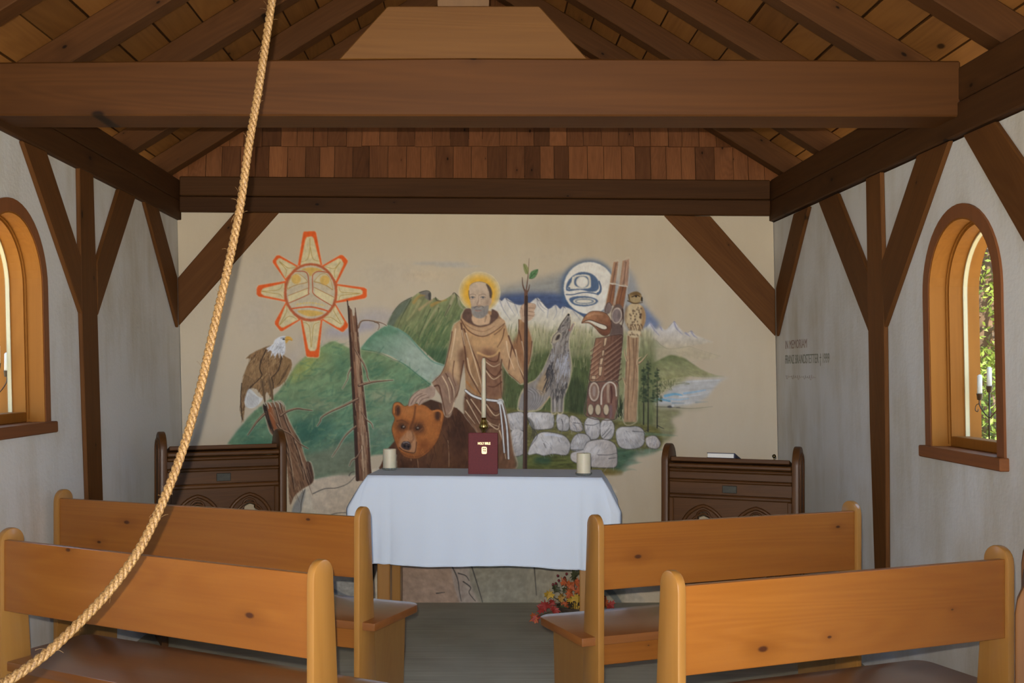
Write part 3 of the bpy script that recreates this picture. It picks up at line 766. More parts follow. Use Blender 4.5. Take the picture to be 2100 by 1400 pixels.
bm = bmesh.new(); bm_tube(bm, [(0, 0, 0.312), (0.001, 0, 0.320)], 0.001, 6); obj_from_bm('wick', bm, M['wick'], tp)
# bible standing upright
x, y = on_table(991, 972)
bb = empty('bible', (x, y, TZ), math.radians(-3), 'red hardback book with gold lettering standing upright on the altar', 'book')
M['red'] = plain('maroon cloth cover', (0.120, 0.010, 0.014), 0.7, noise=0.12, nscale=120); M['gold'] = plain('gold foil', (0.75, 0.56, 0.28), 0.35, 0.4)
bw_, bh_ = 0.143, 0.205
box('front_cover', (-bw_/2, 0.0, 0.0), (bw_/2, 0.003, bh_), M['red'], bb, 0.001)
box('back_cover', (-bw_/2, 0.033, 0.0), (bw_/2, 0.036, bh_), M['red'], bb, 0.001)
bm = bmesh.new(); bm_box(bm, (-bw_/2 - 0.004, 0.0, 0.0), (-bw_/2 + 0.003, 0.036, bh_), 0.003, 2); obj_from_bm('spine', bm, M['red'], bb)
box('page_block', (-bw_/2 + 0.002, 0.003, 0.003), (bw_/2 - 0.004, 0.033, bh_ - 0.003), M['page'], bb)

def text_mesh(name, body, size, mat, parent, matrix, sx=1.0, extrude=0.0004, bold=0.0, shear=0.0, align='CENTER'):
    cu_ = bpy.data.curves.new(name, 'FONT'); cu_.body = body; cu_.size = size; cu_.extrude = extrude; cu_.align_x = align; cu_.align_y = 'CENTER'
    cu_.offset = bold; cu_.shear = shear; cu_.resolution_u = 3
    tmp = bpy.data.objects.new(name + '_curve', cu_); COL.objects.link(tmp)
    dg = bpy.context.evaluated_depsgraph_get(); me = bpy.data.meshes.new_from_object(tmp.evaluated_get(dg))
    bpy.data.objects.remove(tmp, do_unlink=True); bpy.data.curves.remove(cu_)
    for v in me.vertices: v.co.x *= sx
    me.materials.clear(); me.name = name
    return obj_from_mesh(name, me, mat, parent, matrix)
UPR = Matrix.Rotation(math.pi/2, 4, 'X')
text_mesh('title_lettering', 'HOLY BIBLE', 0.0165, M['gold'], bb, Matrix.Translation((0.004, -0.0006, 0.153)) @ UPR, 0.72, bold=0.0006)
# gold emblem: a rounded tablet with two pairs of dots and a wavy bar
def rrect(w, h, r, cx=0, cz=0, n=5):
    pts = []
    for qx, qz, a0 in ((w/2-r, h/2-r, 0), (-w/2+r, h/2-r, 90), (-w/2+r, -h/2+r, 180), (w/2-r, -h/2+r, 270)):
        for i in range(n + 1):
            a = math.radians(a0 + 90 * i / n); pts.append((cx + qx + r*math.cos(a), cz + qz + r*math.sin(a)))
    return pts
bm = bmesh.new()
circ = lambda cx, cz, r: [(cx + r*math.cos(2*math.pi*i/10), cz + r*math.sin(2*math.pi*i/10)) for i in range(10)]
bm_prism2d(bm, rrect(0.026, 0.036, 0.007, 0.005, 0.119), -0.0012, -0.0002, 'XZ', [circ(0.0005, 0.128, 0.0036), circ(0.0095, 0.128, 0.0036), circ(0.0015, 0.1175, 0.003), circ(0.0095, 0.1165, 0.0036)])
obj_from_bm('gold_emblem', bm, M['gold'], bb)

# ------------------------------------------------------------------ bell rope
rope_px = [(583, -130, 2.62), (571, -60, 2.60), (558, 0, 2.58), (546, 80, 2.56), (529, 190, 2.54), (510, 300, 2.51), (493, 420, 2.48), (468, 545, 2.44), (438, 675, 2.40),
           (407, 810, 2.35), (372, 930, 2.29), (331, 1035, 2.23), (286, 1125, 2.17), (229, 1205, 2.11), (164, 1275, 2.05), (94, 1340, 1.99), (18, 1394, 1.93), (-90, 1455, 1.86), (-220, 1500, 1.78), (-380, 1530, 1.68)]
ctr = [at(u, v, y) for u, v, y in rope_px]
ctr = [ctr[0] + (ctr[0] - ctr[1]) * k for k in (6, 3.5, 1.5)] + ctr
cen = [Vector(p) for p in catmull([tuple(c) for c in ctr], 30)]
# resample evenly
d = [0.0]
for a, b_ in zip(cen, cen[1:]): d.append(d[-1] + (b_ - a).length)
Ltot = d[-1]; step = 0.0055; npt = int(Ltot / step); res = []; j = 0
for i in range(npt):
    s_ = i * step
    while d[j + 1] < s_: j += 1
    res.append(cen[j].lerp(cen[j + 1], (s_ - d[j]) / (d[j + 1] - d[j])))
rope = empty('bell_rope', res[0], 0, 'thick twisted straw-coloured bell rope hanging slantwise across the chapel', 'rope')
mr, nt, b = new_mat('manila rope')
tc = nd(nt, 'ShaderNodeTexCoord'); nn = nd(nt, 'ShaderNodeTexNoise', i_Scale=260.0, i_Detail=3.0); nt.links.new(tc.outputs['Object'], nn.inputs['Vector'])
n2 = nd(nt, 'ShaderNodeTexNoise', i_Scale=25.0, i_Detail=2.0); nt.links.new(tc.outputs['Object'], n2.inputs['Vector'])
c = ramp(nt, nn.outputs[0], [(0.32, (0.085, 0.036, 0.009)), (0.68, (0.40, 0.25, 0.10))])
c = mixc(nt, math_n(nt, 'MULTIPLY', n2.outputs[0], 0.5), c, (0.22, 0.115, 0.034)); nt.links.new(c, b.inputs['Base Color']); b.inputs['Roughness'].default_value = 0.55
bump(nt, b, nn.outputs[0], 0.6, 0.003); M['rope'] = mr
Rr = 0.0097; rs = 0.0052; pitch = 0.046
upv = Vector((0, -1, 0)); frames = []
for i, p in enumerate(res):
    t_ = (res[min(i+1, npt-1)] - res[max(i-1, 0)]).normalized()
    upv = (upv - t_ * upv.dot(t_)).normalized(); frames.append((upv.copy(), t_.cross(upv)))
for s3 in range(3):
    path = []
    for i, p in enumerate(res):
        a = -2 * math.pi * (i * step / pitch) + s3 * 2 * math.pi / 3
        path.append(p + (frames[i][0] * math.cos(a) + frames[i][1] * math.sin(a)) * (Rr - rs) * 1.15 - res[0])
    bm = bmesh.new(); bm_tube(bm, path, rs, 9); obj_from_bm('strand', bm, M['rope'], rope, smooth=True)
# loose fibres
random.seed(3); bm = bmesh.new()
for i in range(70):
    k = random.randrange(60, npt - 20); a = random.uniform(0, 6.28)
    o = (frames[k][0] * math.cos(a) + frames[k][1] * math.sin(a))
    p0 = res[k] + o * Rr - res[0]; dirn = (o + (res[k+1] - res[k]).normalized() * random.uniform(-2, 2)).normalized()
    ln = random.uniform(0.006, 0.018); bm_tube(bm, [p0, p0 + dirn * ln * 0.5, p0 + dirn * ln + Vector((0, 0, -0.003))], 0.0003, 3, False)
obj_from_bm('loose_fibres', bm, M['rope'], rope)['kind'] = 'stuff'
# ------------------------------------------------------------------ the painted scene on the end wall
# A small paint program: every brush mark is laid out in wall coordinates (one unit = S metres on the wall)
# and baked into a fine mesh of coloured points; unpainted plaster stays plaster.
U0, V0, U1, V1 = 455.0, 462.0, 1512.0, 1252.0
SS = 0.625
NW, NH = int((U1 - U0) / SS), int((V1 - V0) / SS)
CAN = np.zeros((NH, NW, 3), np.float32); CAN[:] = (171, 157, 134)
ALP = np.zeros((NH, NW), np.float32); LAB = np.zeros((NH, NW), np.int16)
PARTS = []; CUR = 0
rngm = np.random.default_rng(7)
def part(name, label):
    global CUR
    for i, p in enumerate(PARTS):
        if p[0] == name: CUR = i + 1; return
    PARTS.append((name, label)); CUR = len(PARTS)
def Z(k, pts):
    ox, oy, s = {1: (460, 460, 4.6675), 2: (460, 660, 3.5), 3: (700, 560, 3.5), 4: (860, 540, 3.5), 5: (1020, 520, 4.1167), 6: (1160, 520, 4.1176), 7: (1020, 760, 5.25), 0: (0, 0, 1.0)}[k]
    return [(ox + p[0] / s, oy + p[1] / s) for p in pts]
ZS = {1: 4.6675, 2: 3.5, 3: 3.5, 4: 3.5, 5: 4.1167, 6: 4.1176, 7: 5.25, 0: 1.0}
def window_of(pts, pad):
    a = np.array(pts); i0 = max(0, int((a[:, 0].min() - pad - U0) / SS)); i1 = min(NW, int((a[:, 0].max() + pad - U0) / SS) + 2)
    j0 = max(0, int((a[:, 1].min() - pad - V0) / SS)); j1 = min(NH, int((a[:, 1].max() + pad - V0) / SS) + 2)
    if i1 <= i0 or j1 <= j0: return None
    u = U0 + (np.arange(i0, i1) + 0.5) * SS; v = V0 + (np.arange(j0, j1) + 0.5) * SS
    return i0, i1, j0, j1, u[None, :], v[:, None]
def boxblur(m, r):
    n = max(1, int(r / SS))
    for ax in (0, 1):
        for _ in range(2):
            p = np.pad(m, [(n + 1, n) if a == ax else (0, 0) for a in (0, 1)], mode='edge'); c = np.cumsum(p, axis=ax)
            sl1 = [slice(None)] * 2; sl0 = [slice(None)] * 2; sl1[ax] = slice(2*n+1, None); sl0[ax] = slice(0, -2*n-1)
            m = (c[tuple(sl1)] - c[tuple(sl0)]) / (2*n + 1)
    return m
def vnoise(u, v, su, sv, ang=0.0, seed=0):
    ca, sa = math.cos(ang), math.sin(ang)
    x = (u * ca + v * sa) / su; y = (-u * sa + v * ca) / sv
    tab = np.random.default_rng(seed + 99).random((256, 256)).astype(np.float32)
    xi = np.floor(x).astype(int); yi = np.floor(y).astype(int); fx = x - xi; fy = y - yi
    fx = fx * fx * (3 - 2 * fx); fy = fy * fy * (3 - 2 * fy)
    g = lambda a, b_: tab[a % 256, b_ % 256]
    return (g(xi, yi) * (1 - fx) + g(xi + 1, yi) * fx) * (1 - fy) + (g(xi, yi + 1) * (1 - fx) + g(xi + 1, yi + 1) * fx) * fy
def put(win, m, col, lab=True):
    i0, i1, j0, j1, u, v = win; sl = (slice(j0, j1), slice(i0, i1))
    col = np.asarray(col, np.float32)
    m3 = m[..., None]
    CAN[sl] = CAN[sl] * (1 - m3) + col * m3
    ALP[sl] = ALP[sl] + m * (1 - ALP[sl])
    if lab: L = LAB[sl]; L[m > 0.5] = CUR
def inside(pts, u, v):
    m = np.zeros((v.shape[0], u.shape[1]), bool); n = len(pts)
    for i in range(n):
        x1, y1 = pts[i]; x2, y2 = pts[(i + 1) % n]
        if y1 == y2: continue
        cond = ((y1 > v) != (y2 > v)); xc = (x2 - x1) * (v - y1) / (y2 - y1) + x1
        m ^= (cond & (u < xc))
    return m.astype(np.float32)
def shade(win, col, tex=None, grad=None, seed=0):
    i0, i1, j0, j1, u, v = win; c = np.zeros((v.shape[0], u.shape[1], 3), np.float32); c[:] = col
    if grad:
        (p0, c0, p1, c1) = grad; d = np.array(p1, float) - np.array(p0, float)
        t_ = np.clip(((u - p0[0]) * d[0] + (v - p0[1]) * d[1]) / (d @ d), 0, 1)[..., None]
        c = np.array(c0, np.float32) * (1 - t_) + np.array(c1, np.float32) * t_
    if tex:
        amp, su, sv, ang = tex
        n = vnoise(u, v, su, sv, ang, seed) * 0.6 + vnoise(u, v, su * 0.4, sv * 0.4, ang, seed + 1) * 0.4
        c = c * (1 + amp * (n[..., None] - 0.5) * 2)
    return np.clip(c, 0, 255)
_seed = [0]
def fill(k, pts, col, blur=0.0, a=1.0, tex=None, grad=None, smooth=True, lab=True):
    P = Z(k, pts)
    if smooth and len(P) > 3: P = [tuple(p) for p in catmull(P, 5, True)]
    win = window_of(P, blur * 2 + 2)
    if win is None: return
    m = inside(P, win[4], win[5])
    if blur > 0: m = boxblur(m, blur)
    if grad: grad = (Z(k, [grad[0]])[0], grad[1], Z(k, [grad[2]])[0], grad[3])
    _seed[0] += 2
    put(win, m * a, shade(win, col, tex, grad, _seed[0]), lab)
def ell(k, cx, cy, rx, ry, col, blur=0.0, a=1.0, tex=None, lab=True, ang=0.0):
    ca, sa = math.cos(ang), math.sin(ang)
    fill(k, [(cx + rx*math.cos(t_)*ca - ry*math.sin(t_)*sa, cy + rx*math.cos(t_)*sa + ry*math.sin(t_)*ca) for t_ in np.linspace(0, 2*math.pi, 28, endpoint=False)], col, blur, a, tex, None, False, lab)
def stroke(k, pts, w0, w1, col, a=1.0, soft=0.7, lab=True, smooth=True):
    P = Z(k, pts); w0, w1 = w0 / ZS[k] / 2, w1 / ZS[k] / 2
    if smooth and len(P) > 2: P = [tuple(p) for p in catmull(P, 6)]
    win = window_of(P, max(w0, w1) + soft * 2 + 1)
    if win is None: return
    u, v = win[4], win[5]; n = len(P); best = np.full((v.shape[0], u.shape[1]), -1e9, np.float32)
    for i in range(n - 1):
        x1, y1 = P[i]; x2, y2 = P[i+1]; dx, dy = x2 - x1, y2 - y1; L2 = dx*dx + dy*dy + 1e-9
        t_ = np.clip(((u - x1) * dx + (v - y1) * dy) / L2, 0, 1)
        w = w0 + (w1 - w0) * ((i + t_) / (n - 1))
        best = np.maximum(best, w - np.hypot(u - x1 - t_ * dx, v - y1 - t_ * dy))
    put(win, np.clip(best / soft + 0.5, 0, 1) * a, col, lab)
def hatch(k, pts, cols, n, length, ang, width, a=0.6, jit=0.25, seed=1):
    """many short brush marks inside an outline"""
    P = np.array(pts, float); r = np.random.default_rng(seed); lo, hi = P.min(0), P.max(0); done = 0; tries = 0
    while done < n and tries < n * 12:
        tries += 1; p = lo + r.random(2) * (hi - lo)
        if inside([tuple(q) for q in P], np.array([[p[0]]]), np.array([[p[1]]]))[0, 0] < 0.5: continue
        an = (ang(p) if callable(ang) else ang) + r.normal() * jit; L = length * (0.6 + 0.8 * r.random())
        q = p + np.array([math.cos(an), math.sin(an)]) * L
        stroke(k, [tuple(p), tuple(q)], width, width * 0.4, cols[r.integers(len(cols))], a, 0.6, False, False); done += 1
def halo(k, pts, w, col=(186, 172, 148), a=0.55, closed=True):
    stroke(k, list(pts) + ([pts[0]] if closed else []), w, w, col, a, 2.0, False)

# ---- sky washes
part('painted_sky', 'soft blue and lilac washes of painted sky')
for (x, y, rx, ry, c, a) in ((560, 555, 60, 40, (146, 142, 140), .35), (520, 650, 45, 50, (140, 138, 146), .4), (800, 560, 70, 30, (150, 146, 142), .4), (770, 650, 50, 22, (128, 128, 150), .6),
                             (700, 680, 40, 16, (120, 122, 150), .7), (745, 670, 30, 12, (112, 116, 152), .55), (905, 540, 60, 5, (132, 136, 142), .6), (940, 546, 50, 4, (140, 142, 146), .5), (880, 565, 60, 12, (176, 152, 118), .5),
                             (1120, 525, 60, 14, (150, 142, 126), .3), (640, 700, 40, 20, (138, 134, 150), .45), (600, 735, 22, 22, (132, 130, 150), .5)):
    ell(0, x, y, rx, ry, c, min(rx, ry) * 0.6, a, (0.05, 30, 8, 0), lab=True)
fill(0, [(1018, 592), (1060, 578), (1110, 566), (1150, 556), (1200, 560), (1210, 640), (1120, 640), (1040, 628)], (104, 110, 114), 10, .8, (0.10, 26, 6, -0.1))
fill(0, [(1020, 606), (1080, 600), (1150, 602), (1200, 620), (1205, 660), (1120, 640), (1030, 628)], (56, 70, 102), 5, .92, (0.12, 20, 5, 0))
fill(0, [(1275, 540), (1300, 560), (1315, 600), (1335, 640), (1360, 668), (1290, 690), (1270, 620)], (104, 116, 134), 7, .75, (0.1, 10, 16, 0))
fill(0, [(1318, 628), (1345, 655), (1350, 672), (1320, 680)], (80, 98, 135), 5, .7)
# ---- moon
part('painted_moon', 'white painted moon face with blue formline design')
ell(5, 775, 285, 245, 250, (64, 84, 110), 5.5, .9, (0.15, 12, 12, 0), False)
ell(5, 775, 290, 216, 221, (196, 189, 176), 0.5, 1, (0.03, 20, 20, 0))
NV, CRM = (72, 88, 110), (190, 182, 165)
fill(5, [(578, 290), (600, 225), (650, 178), (710, 155), (790, 168), (842, 212), (858, 270), (840, 312), (780, 322), (700, 305), (600, 316)], NV, 0.4)
fill(5, [(594, 290), (640, 215), (650, 188), (690, 178), (760, 178), (785, 200), (790, 270), (770, 292), (690, 296), (610, 300)], CRM, 0.3)
fill(5, [(648, 230), (665, 200), (700, 190), (750, 192), (768, 215), (770, 262), (745, 284), (690, 284), (655, 265)], NV, 0.3)
ell(5, 716, 240, 52, 48, CRM, 0.3); ell(5, 717, 240, 42, 40, (196, 189, 176), 0.3)
stroke(5, [(640, 200), (632, 240), (645, 280)], 14, 8, CRM); ell(5, 606, 290, 9, 8, NV)
stroke(5, [(858, 232), (872, 280), (868, 318), (848, 338)], 10, 24, NV)
stroke(5, [(580, 345), (640, 345), (720, 328), (800, 332), (850, 345)], 9, 9, NV)
fill(5, [(605, 385), (650, 362), (730, 358), (810, 372), (850, 398), (820, 428), (740, 445), (650, 432)], NV, 0.3)
ell(5, 735, 402, 96, 30, CRM, 0.3); ell(5, 735, 402, 82, 23, (110, 116, 122), 0.3); ell(5, 732, 402, 66, 14, CRM, 0.3)
# ---- snow mountains
part('painted_snow_mountains', 'white painted mountain range behind the wolf')
fill(5, [(-50, 470), (-10, 400), (15, 380), (38, 398), (72, 374), (150, 424), (200, 432), (260, 425), (332, 374), (370, 402), (430, 466), (490, 432), (530, 466), (558, 446), (640, 478), (720, 530), (800, 600), (830, 660), (830, 800), (-60, 800)],
     (182, 177, 168), 0.6, 1, (0.08, 6, 20, 0.5), ((0, 400), (188, 182, 174), (0, 760), (168, 160, 132)))
for p in ([(72, 378), (100, 440), (150, 520)], [(20, 390), (50, 470), (110, 560)], [(335, 380), (345, 440), (400, 500)], [(335, 380), (380, 450), (430, 480)], [(490, 440), (500, 500), (470, 560)], [(560, 450), (545, 520)], [(640, 480), (700, 560)], [(150, 430), (180, 520)], [(430, 470), (420, 540)]):
    stroke(5, p, 12, 3, (126, 124, 130), .6, 1.5)
for p in ([(332, 374), (345, 392), (370, 402)], [(72, 374), (90, 395), (150, 424)], [(558, 446), (575, 462)], [(15, 380), (38, 398)], [(370, 402), (430, 466)]):
    stroke(5, p, 7, 4, (72, 70, 74), .7, 0.8)
part('painted_far_mountains', 'pale snow peaks painted beyond the lake')
fill(6, [(610, 660), (680, 618), (716, 582), (760, 640), (800, 615), (840, 640), (870, 618), (916, 572), (960, 622), (1012, 668), (1060, 652), (1110, 690), (1180, 716), (1250, 748), (1180, 760), (1000, 790), (860, 800), (700, 780), (620, 740)],
     (176, 172, 172), 1.5, .9, (0.07, 8, 14, 0.6), ((0, 600), (186, 184, 186), (0, 790), (164, 152, 130)))
for p in ([(716, 585), (745, 640), (790, 690)], [(916, 575), (935, 630), (985, 680)], [(1060, 655), (1080, 690), (1110, 712)], [(800, 620), (815, 650)], [(1012, 668), (1050, 700)]):
    stroke(6, p, 18, 4, (124, 122, 142), .7, 1.6)
for p in ([(680, 618), (716, 582), (740, 610)], [(870, 618), (916, 572), (945, 605)], [(1030, 665), (1060, 652), (1090, 675)]): stroke(6, p, 4, 3, (96, 96, 104), .7, 0.8)
fill(6, [(600, 745), (700, 735), (752, 728), (800, 768), (860, 800), (940, 800), (1040, 783), (1120, 808), (1310, 866), (1150, 900), (900, 880), (620, 960)], (140, 136, 106), 3, .75, (0.08, 20, 8, 0.2), ((700, 735), (120, 124, 96), (900, 930), (160, 148, 120)))
stroke(6, [(640, 742), (752, 729), (800, 768), (860, 801), (940, 800), (1040, 784), (1120, 809), (1310, 867)], 4, 2, (112, 110, 84), .7)
fill(6, [(610, 965), (700, 940), (780, 900), (880, 856), (960, 868), (1012, 884), (1080, 930), (1160, 980), (1260, 1020), (1340, 1036), (1200, 1050), (1000, 1040), (800, 1075), (620, 1090)], (104, 108, 70), 1.6, .95, (0.14, 16, 6, 0.4), ((880, 860), (92, 100, 64), (900, 1080), (142, 136, 98)))
stroke(6, [(1060, 915), (1130, 905), (1200, 930), (1280, 960)], 4, 2, (124, 120, 92), .6)
# ---- lake
part('painted_lake', 'pale blue painted lake with a grassy shore')
fill(6, [(700, 1250), (820, 1190), (900, 1110), (1000, 1066), (1200, 1050), (1390, 1042), (1320, 1080), (1250, 1150), (1180, 1230), (1020, 1290), (800, 1300)], (158, 160, 162), 4, .85, (0.08, 40, 4, -0.05))
for p, c, w in (([(730, 1245), (800, 1230), (880, 1245)], (70, 130, 160), 26), ([(840, 1200), (920, 1185), (980, 1195)], (80, 140, 170), 26), ([(1000, 1180), (1100, 1165), (1180, 1150)], (120, 152, 172), 20), ([(960, 1205), (1060, 1200), (1140, 1190)], (186, 186, 186), 14), ([(1020, 1080), (1150, 1072), (1300, 1066)], (178, 178, 178), 12), ([(860, 1225), (960, 1232), (1040, 1220)], (130, 160, 176), 16), ([(900, 1260), (1000, 1262)], (112, 128, 136), 14), ([(1100, 1255), (1200, 1250)], (120, 128, 128), 14)):
    stroke(6, p, w, w * 0.5, c, .75, 2.0)
fill(6, [(600, 1090), (800, 1050), (980, 1025), (1040, 1040), (980, 1090), (900, 1120), (820, 1180), (700, 1240), (600, 1300)], (122, 122, 80), 4, .8, (0.2, 8, 5, 0))
stroke(6, [(930, 1100), (1000, 1092), (1046, 1098), (1000, 1106)], 6, 3, (96, 96, 66), .8)
fill(6, [(600, 1290), (760, 1290), (880, 1296), (1050, 1305), (1240, 1290), (1130, 1320), (960, 1330), (1000, 1360), (900, 1400), (940, 1500), (800, 1620), (600, 1500)], (104, 104, 70), 5, .9, (0.18, 20, 5, 0.1))
stroke(6, [(760, 1292), (880, 1296), (1060, 1306), (1240, 1290)], 9, 4, (84, 84, 66), .8, 1.4)
ell(6, 880, 1292, 24, 10, (70, 68, 66), .5); ell(6, 905, 1284, 14, 10, (176, 172, 168), .5); ell(6, 950, 1298, 20, 6, (88, 84, 76), .5)
hatch(6, [(800, 1060), (930, 1070), (900, 1150), (800, 1180)], [(84, 90, 56), (70, 78, 50)], 60, 18, -1.57, 6, .7, .4, 3)
# ---- meadow behind wolf and totem
part('painted_meadow', 'tall green painted grass around the wolf and carved pole')
fill(5, [(-40, 760), (40, 690), (300, 600), (420, 640), (500, 660), (640, 600), (760, 640), (860, 680), (1080, 660), (1200, 640), (1320, 700), (1330, 1400), (1180, 1460), (600, 1400), (0, 1460), (-40, 1300)], (112, 112, 78), 6, .92, (0.18, 3, 22, 0), ((600, 600), (164, 154, 124), (600, 900), (92, 98, 64)))
fill(5, [(300, 860), (420, 820), (640, 880), (760, 870), (800, 1000), (790, 1350), (640, 1360), (300, 1340), (60, 1330), (30, 1000), (200, 900)], (66, 76, 46), 5, .85, (0.25, 3, 24, 0.05))
fill(5, [(1040, 700), (1100, 720), (1100, 1390), (1010, 1400), (1030, 1000)], (128, 128, 92), 4, .7, (0.15, 3, 20, 0))
hatch(5, [(20, 640), (800, 640), (800, 1000), (20, 1000)], [(96, 104, 62), (134, 130, 92), (150, 142, 108), (70, 80, 48)], 260, 60, -1.5, 8, .45, .12, 11)
hatch(5, [(20, 950), (800, 950), (790, 1330), (40, 1330)], [(54, 64, 40), (96, 104, 64), (72, 82, 50), (124, 124, 86)], 240, 60, -1.5, 8, .5, .15, 12)
fill(5, [(600, 1080), (660, 1050), (740, 1100), (760, 1330), (600, 1340)], (46, 54, 36), 5, .7, (0.3, 3, 20, 0))
hatch(5, [(1000, 1280), (1060, 1270), (1070, 1400), (1000, 1400)], [(36, 42, 30), (50, 58, 38)], 24, 90, -1.45, 9, .9, .2, 13)
# ---- green mountain and hills
part('painted_green_mountain', 'craggy green painted mountain beside the haloed figure')
crag = [(325, 385), (365, 290), (420, 220), (505, 172), (560, 135), (612, 124), (642, 140), (642, 190), (676, 172), (715, 196), (770, 170), (812, 140), (842, 165), (880, 210), (930, 244), (1000, 290), (960, 420), (850, 600), (740, 660), (690, 642), (600, 565), (520, 492), (430, 412), (370, 385)]
fill(3, crag, (116, 118, 80), 0.6, 1, (0.16, 5, 34, 0.45), ((400, 180), (128, 126, 88), (640, 640), (74, 92, 60)))
fill(3, [(325, 385), (365, 290), (420, 220), (500, 175), (470, 250), (400, 330), (370, 385)], (84, 92, 80), 2, .85, (0.15, 4, 20, 0.5))
fill(3, [(560, 140), (612, 126), (640, 145), (640, 195), (610, 185), (590, 160)], (104, 98, 92), 1.2, .9)
fill(3, [(625, 145), (642, 145), (642, 195), (628, 190)], (52, 50, 48), 1, .8)
for p, w, c in (([(520, 210), (560, 165), (600, 160)], 24, (150, 116, 62)), ([(650, 230), (700, 205), (755, 190)], 26, (158, 118, 60)), ([(560, 260), (640, 200), (660, 190)], 20, (164, 134, 98)), ([(810, 150), (780, 230), (745, 300)], 26, (162, 146, 118)), ([(690, 240), (640, 320), (590, 400)], 22, (148, 140, 104)), ([(840, 170), (850, 230), (880, 260)], 16, (150, 138, 122)), ([(560, 200), (520, 280), (470, 340)], 26, (150, 142, 100))):
    stroke(3, p, w, w * .3, c, .65, 3.5)
for p in ([(640, 260), (600, 350), (555, 470)], [(780, 230), (740, 310), (710, 370)], [(580, 400), (560, 450), (540, 490)], [(820, 150), (830, 190), (820, 230)], [(500, 190), (440, 300), (400, 390)], [(700, 250), (690, 300), (650, 350)]):
    stroke(3, p, 9, 3, (66, 70, 50), .7, 1.2)
for p in ([(676, 172), (685, 195), (715, 200)], [(800, 150), (812, 140), (842, 168), (880, 212), (925, 244)], [(505, 172), (480, 185), (420, 220), (365, 290)], [(560, 138), (612, 124), (642, 142), (642, 188)]):
    stroke(3, p, 7, 4, (60, 58, 54), .8, 0.8)
hatch(3, [(440, 380), (700, 260), (860, 330), (740, 640), (600, 560)], [(86, 104, 66), (136, 134, 96), (100, 112, 70), (64, 84, 56)], 160, 60, 2.0, 12, .4, .15, 21)
fill(3, [(600, 560), (700, 540), (860, 560), (740, 660), (690, 642)], (56, 78, 56), 6, .7)
part('painted_pale_hill', 'pale teal painted hill below the green mountain')
fill(3, [(135, 545), (190, 470), (260, 410), (330, 372), (400, 395), (470, 440), (560, 530), (650, 620), (745, 662), (760, 720), (640, 800), (560, 770), (480, 690), (380, 610), (280, 570), (200, 558)], (122, 140, 122), 0.8, 1, (0.08, 30, 8, 0.6), ((230, 430), (92, 122, 98), (460, 640), (138, 150, 134)))
fill(3, [(150, 545), (200, 475), (270, 415), (330, 380), (420, 420), (360, 440), (260, 450), (200, 500)], (84, 118, 94), 3, .8)
stroke(3, [(400, 398), (480, 450), (560, 540), (650, 630), (740, 664)], 14, 8, (92, 124, 106), .8, 1.5)
stroke(3, [(135, 545), (190, 470), (260, 410), (330, 372)], 6, 4, (172, 166, 148), .6, 0.8)
part('painted_green_hill', 'dark green painted hillside behind the eagle')
hill = [(20, 872), (60, 818), (130, 730), (200, 648), (360, 522), (430, 432), (480, 360), (520, 302), (580, 250), (690, 180), (775, 134), (850, 160), (905, 186), (960, 190)]
hill = Z(2, hill) + Z(3, [(150, 546), (270, 570), (360, 612), (450, 652), (540, 722), (640, 800), (600, 880), (560, 960), (500, 1000), (470, 1100), (420, 1260), (330, 1300), (200, 1320)]) + [(745, 970), (640, 986), (560, 930), (500, 920), (470, 912)]
fill(0, hill, (90, 112, 84), 2.2, .97, (0.16, 26, 9, -0.5), ((600, 720), (108, 126, 84), (640, 900), (74, 106, 84)))
fill(2, [(520, 310), (600, 250), (690, 190), (720, 220), (640, 330), (520, 420), (460, 420)], (138, 142, 78), 7, .8, (0.1, 10, 10, 0))
for (x, y, rx, ry, c, a) in ((760, 200, 90, 40, (104, 130, 92), .6), (840, 300, 60, 90, (70, 104, 80), .6), (560, 520, 110, 60, (104, 122, 88), .6), (690, 590, 110, 40, (124, 128, 98), .6), (640, 760, 140, 60, (46, 84, 72), .7), (560, 820, 120, 60, (40, 78, 66), .6), (840, 860, 80, 30, (62, 88, 74), .6), (160, 800, 90, 50, (70, 108, 86), .6), (240, 880, 120, 40, (52, 92, 76), .6), (420, 640, 60, 60, (120, 132, 104), .5)):
    ell(2, x, y, rx, ry, c, min(rx, ry) / 3.5 * 0.6, a, (0.1, 20, 10, -.4), False)
for (x, y, rx, ry, c, a) in ((300, 880, 110, 40, (152, 146, 116), .6), (420, 820, 120, 40, (82, 116, 90), .5), (300, 1000, 110, 60, (118, 128, 100), .55), (260, 1180, 90, 70, (96, 112, 92), .6), (240, 690, 90, 50, (66, 100, 76), .6), (430, 720, 80, 40, (92, 122, 92), .5), (310, 1100, 100, 40, (124, 132, 106), .5)):
    ell(3, x, y, rx, ry, c, min(rx, ry) / 3.5 * 0.6, a, (0.1, 20, 10, .3), False)
stroke(2, [(690, 180), (775, 134), (850, 160), (905, 186)], 6, 6, (170, 168, 140), .6, 1.0)
hatch(0, hill, [(112, 134, 98), (52, 90, 74), (128, 140, 104), (70, 106, 80), (92, 116, 84)], 520, 16, -0.45, 5, .28, .5, 25)
stroke(3, [(150, 546), (270, 570), (360, 612), (450, 652), (540, 722), (640, 800)], 6, 6, (48, 88, 66), .6, 1.2)
fill(2, [(570, 960), (700, 920), (860, 870), (950, 860), (960, 1080), (860, 1100), (700, 1112), (640, 1130), (600, 1020)], (104, 106, 86), 6, .8, (0.1, 20, 8, 0), lab=False)
